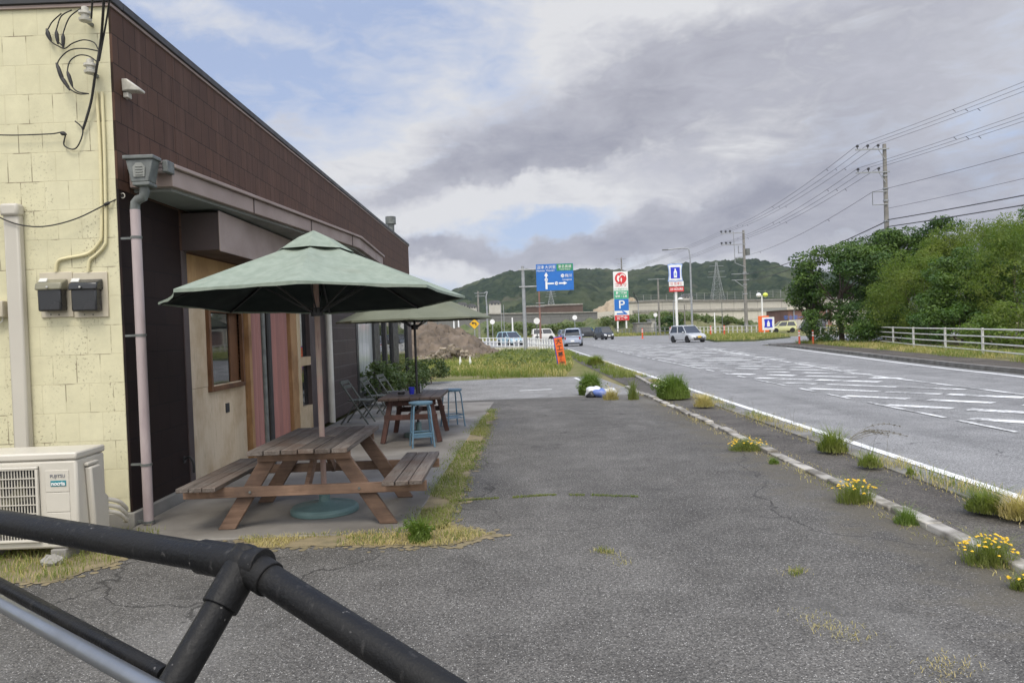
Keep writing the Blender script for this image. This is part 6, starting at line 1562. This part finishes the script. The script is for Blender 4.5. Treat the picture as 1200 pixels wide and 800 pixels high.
# small store sign and red board by the side road
DM = 84; c = P(900, 379, DM); so2 = Vector((c.x, DM, c.z)); sp = thing('store_board', (c.x, DM, 0), 'small white square board with blue milk bottle mark by the side road', 'store sign')
for sx in (-.4, .4): MB().box(c.x + sx - .05, c.x + sx + .05, DM, DM + .1, -.05, c.z - .5).build('leg', m_signw, sp)
q = MB(); q.box(c.x - .8, c.x + .8, DM - .3, DM + .4, -.05, .14); q.build('base', m_signw, sp, bevel=.02)
q = MB(); shape(q, so2, rect(-.68, .68, -.72, .72), 0, .12); q.build('board', m_signw, sp)
q = MB(); shape(q, so2, curvy(.48, .48), .121, .02); sq = q.build('blue_panel', m_dblue, sp, smooth=0)
q = MB(); shape(q, so2, [(-.16, -.34), (.16, -.34), (.16, .08), (.07, .2), (.07, .34), (-.07, .34), (-.07, .2), (-.16, .08)], .143, .02); q.build('milk_bottle', m_signw, sq, smooth=0)
c = P(895, 379, DM + 3); t = thing('red_board', (c.x, DM + 3, 0), 'plain red board standing half hidden behind the milk bottle board', 'store sign')
MB().box(c.x - .62, c.x + .62, DM + 3, DM + 3.12, P(895, 389, DM + 3).z, P(895, 370, DM + 3).z).build('board', m_orange, t, bevel=.02)
for sx in (-.4, .4): MB().box(c.x + sx - .04, c.x + sx + .04, DM + 3.02, DM + 3.1, -.05, P(895, 389, DM + 3).z).build('leg', m_signw, t)
# orange banner sign
g = G(660, 430); t = thing('banner_sign', (g.x, g.y, 0), 'narrow leaning orange banner sign with vertical lettering at the verge', 'banner sign')
e_ = Vector((-.17, 0, 1.22)); u_ = e_.normalized(); s_ = Vector((u_.z, 0, -u_.x)); o = g + Vector((-.02, 0, .05))
q = MB(); q.prism([o - s_ * .17, o + s_ * .17, o + s_ * .17 + e_, o - s_ * .17 + e_], (0, .03, 0)); bb = q.build('board', m_orange, t, bevel=.005)
q = MB(); q.prism([o - s_ * .20 + Vector((0, .035, -.06)), o - s_ * .165 + Vector((0, .035, -.06)), o - s_ * .165 + e_ + Vector((0, .035, .03)), o - s_ * .20 + e_ + Vector((0, .035, .03))], (0, .03, 0)); q.prism([o - s_ * .2 + e_ + Vector((0, .035, .0)), o + s_ * .2 + e_ + Vector((0, .035, .0)), o + s_ * .2 + e_ + Vector((0, .035, .035)), o - s_ * .2 + e_ + Vector((0, .035, .035))], (0, .03, 0)); q.build('frame', m_dblue, t)
for k, ch in enumerate('大工募集'):
    p = o + e_ * (.86 - .235 * k) + Vector((0, -.006, 0)); text('lettering', ch, .25, m_dark, bb, p - t.location, (R(90), -math.atan2(u_.x, u_.z) * -1, 0), bold=.004)
# yellow diamond and round mirrors
def disc_sign(x, y, yb, d, r, m, label, cat, diamond=False, back=None):
    c = P(x, y, d); t = thing('round_sign' if not diamond else 'warning_sign', (c.x, d, 0), label, cat)
    MB().tube([(c.x, d + .06, -.1), (c.x, d + .06, c.z)], .045, 8).build('post', m_gunmet if back else m_galv, t)
    q = MB(); shape(q, Vector((c.x, d, c.z)), circ(r, 0, 0, 4, 0, 2 * math.pi) if diamond else circ(r, 0, 0, 24), 0, .04); f = q.build('sign_face', m, t)
    return t, c, f
t, c, f = disc_sign(556, 379.5, 395, 74, .50, m_yel, 'yellow diamond warning sign with black bend arrow', 'road sign', True)
q = MB(); shape(q, Vector((c.x, 74, c.z)), [(.20, -.18), (.20, .06), (.10, .14), (-.1, .14), (-.1, .24), (-.3, .08), (-.1, -.06), (-.1, .03), (.05, .03), (.10, .0), (.10, -.18)], .045, .01); q.build('bend_arrow', m_black, f, smooth=0)
disc_sign(629, 376, 405, 64, .27, m_signw, 'white round sign back on a dark post right of the blue sign post', 'road sign', back=True)
disc_sign(673.5, 372, 390, 98, .32, m_signw, 'round white sign on a thin post above the silver blue van', 'road sign')
disc_sign(768, 369, 388, 120, .32, m_signw, 'round traffic mirror behind the junction near the rooster sign', 'mirror')
t, c, f = disc_sign(577, 377, 395, 90, .3, m_signw, 'small white sign right of the short street lamp', 'road sign')
# guard fence (white), grey fence, bollards
def picket(x0, y0, x1, y1, n, h, label, rails=2, m=None, name='guard_fence', r=.045):
    a, b_ = G(x0, y0), G(x1, y1); t = thing(name, (a.x, a.y, 0), label, 'fence')
    for k in range(n): p = a.lerp(b_, k / (n - 1)); MB().box(p.x - r, p.x + r, p.y - r, p.y + r, -.06, h).build('fence_post', m or m_signw, t)
    for j in range(rails): z = h * (1 - j * .42) - .06; MB().bar((a.x, a.y - .03, z), (b_.x, b_.y - .03, z), .05, .07).build('fence_rail', m or m_signw, t)
    return t
picket(545, 404.5, 632, 408, 20, .95, 'white guard fence left of and behind the blue sign post', 3, r=.05)
picket(622, 409, 652, 412, 11, .9, 'short white guard fence between blue sign post and orange banner', 2, r=.055)
picket(640, 394.0, 700, 393.6, 15, 1.0, 'white guard fence across the junction behind the silver blue van', 2, r=.08)
picket(700, 393, 790, 392.3, 22, 1.25, 'grey fence along the junction between the store signs', 3, m_fence, r=.06)
picket(808, 392.6, 905, 392.2, 20, 1.2, 'pale fence along the side road behind the traffic island', 2, m_wp, r=.06)
m_boll = M('bollard_orange', (0.72, 0.10, 0.04), (0.64, 0.085, 0.035), 3, .5)
for x, y, lab in ((937, 404.5, 'left of the two orange bollards at the side road corner'), (953, 404.5, 'right of the two orange bollards at the side road corner'), (753, 396.5, 'orange bollard at the junction below the tilted solar panel'), (786, 396, 'orange bollard left of the silver car roof'), (833, 394.8, 'left orange bollard behind the traffic island'), (849, 394.6, 'right orange bollard behind the traffic island')):
    g = G(x, y); hb = .95 if x > 900 else 1.3; t = thing('bollard', (g.x, g.y, -.02), lab, 'bollard', 'orange bollards')
    k = 1 if x > 900 else 1.5
    MB().lathe((g.x, g.y, -.02), [(.14 * k, 0), (.14 * k, .05), (.06 * k, .07), (.055 * k, hb), (.02, hb + .03)], 12).build('bollard_post', m_boll, t)
    for zf_ in (.62, .8): MB().tube([(g.x, g.y, hb * zf_), (g.x, g.y, hb * zf_ + .1)], .061 * k, 12).build('reflective_band', m_signw, t)
# small store outbuildings behind the junction
for x0, x1, y0, lab in ((746, 763, 379, 'low grey store hut behind the grey fence'), (763, 771, 375, 'taller white store hut right of the grey one')):
    a, c = P(x0, y0, 134), P(x1, y0, 134); t = thing('store_hut', (a.x, 134, 0), lab, 'hut', 'store huts behind the fence')
    MB().box(a.x, c.x, 134, 138, -.05, a.z).build('wall', m_hw if x0 > 760 else m_conc, t); MB().box(a.x - .2, c.x + .2, 133.8, 138.2, a.z + .01, a.z + .2).build('roof', m_fence, t)
    MB().box(a.x + .4, a.x + 1.2, 133.94, 133.99, 0, 2.0).build('door', m_fence, t)
tree('shrub', (P(785, 388, 126).x, 126, 0), (P(785, 384, 126).x, 126, 1.5), (2.4, 1.5, 1.4), 40, .7, .3, 200, m_lf_dark, m_trunk, 'dark green bush at the foot of the milk bottle sign', 'shrub', None, 71, .08)
# ------------------------------------------------------------------ vehicles
m_tyre = M('tyre_rubber', (0.012, 0.012, 0.012), (0.02, 0.02, 0.02), 9, .85)
m_rim = M('alloy_rim', (0.45, 0.45, 0.46), (0.36, 0.36, 0.37), 9, .35, metal=.7)
m_cglass = glass_mat('car_glass', (0.010, 0.012, 0.014), .04, .8)
m_head = M('headlamp_glass', (0.70, 0.72, 0.74), (0.55, 0.57, 0.6), 9, .12)
m_tail = M('tail_lamp_red', (0.35, 0.012, 0.012), (0.28, 0.01, 0.01), 9, .2)
m_platey = M('yellow_plate', (0.72, 0.48, 0.03), (0.68, 0.45, 0.03), 9, .5)
def paint(name, c):
    m = M(name, c, tuple(v * .93 for v in c), .8, .28, rvar=.04); b = m.node_tree.nodes['Principled BSDF']; b.inputs['Coat Weight'].default_value = .6; b.inputs['Coat Roughness'].default_value = .08
    return m
def car(x, y, hd, L, W, H, hood, pm, label, kind='car', plate=None, rear_rake=.25, front_rake=.75, name='parked_car', belt=.56, boot=0.0, group='cars at the junction', z=-.02):
    """local frame: nose towards +x, wheels on z = 0"""
    t = thing(name, (x, y, z), label, kind, group, hd)
    zb = H * belt; gc = .20; hw = W / 2; rw = .29 + .02 * (H > 1.7)
    hz = zb - .06 if hood > .3 else zb
    st = [(0.0, .36, zb - .22, .84), (.04, .28, zb - .06, .93), (.14, gc, zb, .99), (L * .3, gc, zb + .01, 1.0), (L * .6, gc, zb, 1.0), (L - hood - .05, gc, zb - .01, 1.0), (L - hood * .45, gc, hz - .05, .985), (L - .16, gc, hz - .16, .94), (L - .04, .26, hz - .28, .86), (L, .36, hz - .38, .74)]
    vs_, fs = [], []
    for sx, z0, z1, k in st:
        w_ = hw * k
        ring = [(-w_ * .90, z0), (-w_ * .985, z0 + .10), (-w_, (z0 + z1) * .52), (-w_ * .975, z1 - .07), (-w_ * .90, z1), (w_ * .90, z1), (w_ * .975, z1 - .07), (w_, (z0 + z1) * .52), (w_ * .985, z0 + .10), (w_ * .90, z0)]
        vs_ += [(sx, yy_, zz) for yy_, zz in ring]
    n = 10
    for i in range(len(st) - 1):
        for k in range(n): a = i * n + k; c = i * n + (k + 1) % n; fs.append((a, a + n, c + n, c))
    fs += [tuple(range(n)), tuple(reversed(range((len(st) - 1) * n, len(st) * n)))]
    q = MB(); q.add(vs_, fs)
    # roof slab and pillars belong to the body shell
    xr0, xr1 = boot + .02, L - hood          # base of the glasshouse
    tr0, tr1 = xr0 + rear_rake, xr1 - front_rake; wb, wt = hw * .92, hw * .74; zr = H - .055
    q.add([(tr0 - .05, -wt, zr - .02), (tr1 + .06, -wt, zr - .02), (tr1 + .06, wt, zr - .02), (tr0 - .05, wt, zr - .02), (tr0 + .1, -wt * .86, H), (tr1 - .15, -wt * .86, H), (tr1 - .15, wt * .86, H), (tr0 + .1, wt * .86, H)],
          [(0, 3, 2, 1), (4, 5, 6, 7), (0, 1, 5, 4), (1, 2, 6, 5), (2, 3, 7, 6), (3, 0, 4, 7)])
    zs = zb - .02
    for s_ in (-1, 1):
        for xb_, xt_, wd in ((xr0, tr0, .16), (xr1, tr1, .09), ((xr0 + xr1) * .5, (tr0 + tr1) * .5, .09)):
            q.bar((xb_, s_ * wb, zs), (xt_, s_ * wt, zr), wd, .05, (0, 1, 0))
        q.bar((tr0, s_ * wt, zr - .02), (tr1, s_ * wt, zr - .02), .06, .06)
        q.bar((xr0, s_ * wb, zs), (xr1, s_ * wb, zs), .07, .07)
    q.bar((xr0, -wb, zs), (xr0, wb, zs), .1, .1); q.bar((tr0, -wt, zr - .03), (tr0, wt, zr - .03), .12, .08)
    q.build('body', pm, t, smooth=32, bevel=.018, local=True)
    e = .012
    B = [Vector((xr0 - e * 0, -wb + e, zs)), Vector((xr0, wb - e, zs)), Vector((xr1, wb - e, zs)), Vector((xr1, -wb + e, zs))]; T = [Vector((tr0, -wt + e, zr)), Vector((tr0, wt - e, zr)), Vector((tr1, wt - e, zr)), Vector((tr1, -wt + e, zr))]
    for nm, i, j in (('rear_window', 0, 1), ('side_window', 1, 2), ('windscreen', 2, 3), ('side_window', 3, 0)):
        MB().face([B[i], B[j], T[j], T[i]]).build(nm, m_cglass, t, smooth=0, local=True)
    for wx_ in (.62 + .1 * (L > 3.6), L - .66 - .08 * (L > 3.6)):
        for s_ in (-1, 1):
            q = MB(); q.tube([(wx_, s_ * (hw - .21), rw), (wx_, s_ * (hw - .02), rw)], [rw * .97, rw], 22); wh = q.build('wheel', m_tyre, t, local=True)
            q = MB(); q.tube([(wx_, s_ * (hw - .05), rw), (wx_, s_ * (hw - .006), rw)], [rw * .66, rw * .62], 18); o = q.build('rim', m_rim, wh, local=True)
            q = MB(); q.tube([(wx_, s_ * (hw - .10), rw + .015), (wx_, s_ * (hw + .002), rw + .015)], rw * 1.16, 22); q.build('wheel_arch', m_tyre, t, local=True)
    for s_ in (-1, 1):
        q = MB(); q.prism([(L - .30, s_ * hw * .90, hz - .26), (L - .05, s_ * hw * .76, hz - .36), (L + .005, s_ * hw * .42, hz - .36), (L - .02, s_ * hw * .46, hz - .24), (L - .12, s_ * hw * .80, hz - .18)], (0, 0, .05)); q.prism([(L - .34, s_ * hw * .94, hz - .30), (L - .03, s_ * hw * .80, hz - .40), (L + .008, s_ * hw * .44, hz - .40), (L - .02, s_ * hw * .46, hz - .26), (L - .14, s_ * hw * .82, hz - .20)], (0, 0, .07)); q.build('headlight', m_head, t, local=True)
        q = MB(); q.box(-.012, .09, s_ * hw * .83 - .065, s_ * hw * .83 + .065, zb - .30, zb - .02); q.build('tail_light', m_tail, t, bevel=.015, local=True)
        q = MB(); q.ball((xr1 - .28, s_ * (hw + .06), zb + .06), .07, .10, .075, 10, 8); q.build('mirror', pm, t, local=True)
        for hx_ in (.36, .60): q = MB(); q.box(L * hx_ - .08, L * hx_ + .08, s_ * hw - .012, s_ * hw + .022, zb - .20, zb - .17); q.build('door_handle', pm, t, local=True)
    q = MB(); q.box(L - .06, L + .012, -hw * .36, hw * .36, hz - .40, hz - .30); q.build('grille', m_dark, t, bevel=.01, local=True)
    q = MB(); q.box(L - .05, L + .016, -hw * .62, hw * .62, .24, .36); q.build('lower_intake', m_dark, t, bevel=.01, local=True)
    q = MB(); q.box(-.015, .06, -hw * .8, hw * .8, .22, .33); q.build('rear_skirt', m_dark, t, bevel=.01, local=True)
    for xx in (L + .013, -.020): q = MB(); q.box(min(xx, xx + .012), max(xx, xx + .012), -.17, .17, .42, .58); q.build('number_plate', plate or m_signw, t, local=True)
    return t
def put(px, py): g = G(px, py, -.02); return g.x, g.y
pa_sil, pa_dk, pa_van, pa_lb, pa_wh, pa_ye = paint('silver_paint', (0.46, 0.47, 0.48)), paint('black_paint', (0.018, 0.020, 0.024)), paint('silver_blue_paint', (0.40, 0.45, 0.56)), paint('light_blue_paint', (0.30, 0.45, 0.52)), paint('white_paint', (0.70, 0.69, 0.66)), paint('lemon_paint', (0.58, 0.58, 0.30))
def car_at(px, py, d, ang, *a, **k):
    """rear axle side placed so that the car's middle stands at pixel px on distance d"""
    c = P(px, 395, d); L = a[0]; h = Vector((math.cos(ang), math.sin(ang), 0)); o = Vector((c.x, d, 0)) - h * L / 2
    return car(o.x, o.y, ang, *a, **k)
car_at(806, 400, 67, R(-72), 3.85, 1.68, 1.55, .95, pa_sil, 'silver hatchback with yellow number plate driving towards the camera', plate=m_platey, name='moving_car')
car_at(672, 405, 69, R(82), 3.40, 1.60, 1.66, .55, pa_van, 'silver blue boxy minicar driving away, rear window to the camera', name='moving_car', front_rake=.5, rear_rake=.15)
car_at(708, 396, 98, R(-74), 3.40, 1.60, 1.68, .60, pa_dk, 'black boxy minicar coming out of the junction with white plate', name='moving_car', front_rake=.5, rear_rake=.15)
car_at(598, 403, 84, R(-62), 3.9, 1.7, 1.55, .95, pa_lb, 'light blue hatchback behind the white guard fence', name='moving_car')
car_at(637, 391, 112, R(6), 3.4, 1.5, 1.75, .35, pa_wh, 'white van crossing behind the blue sign post', 'van', name='moving_van', front_rake=.35, rear_rake=.1)
car_at(688, 391, 118, R(-20), 4.4, 1.8, 1.75, .9, pa_dk, 'black sport utility car behind the black minicar')
car_at(669, 391, 118, R(15), 3.9, 1.7, 1.5, .9, paint('grey_blue_paint', (0.16, 0.19, 0.24)), 'grey blue car behind the white round sign post')
car_at(917, 389, 102, R(178), 3.5, 1.6, 1.55, .75, pa_ye, 'pale lemon yellow car parked by the small store boards')
car_at(952, 387, 104, R(170), 3.4, 1.6, 1.75, .4, pa_dk, 'black boxy car parked under the leftmost tree', front_rake=.4, rear_rake=.12)
car_at(527, 392, 92, R(5), 3.6, 1.6, 1.6, .6, pa_wh, 'white car glimpsed beyond the spoil heap', front_rake=.5)
# ------------------------------------------------------------------ air
m_haze = bpy.data.materials.new('haze_air'); m_haze.use_nodes = True
t_ = NT(m_haze.node_tree); t_.n.remove(t_.n['Principled BSDF'])
pv_ = t_.new('ShaderNodeVolumePrincipled'); pv_.inputs['Color'].default_value = (0.86, 0.90, 0.95, 1); pv_.inputs['Density'].default_value = 0.00010; pv_.inputs['Anisotropy'].default_value = 0.2
t_.l.new(pv_.outputs[0], t_.n['Material Output'].inputs['Volume'])
hz = MB().box(-1820, 1820, -160, 2020, -1.1, 150).build('haze', m_haze, smooth=0); stuff(hz, 'thin pale haze lying over the far hills', 'haze')
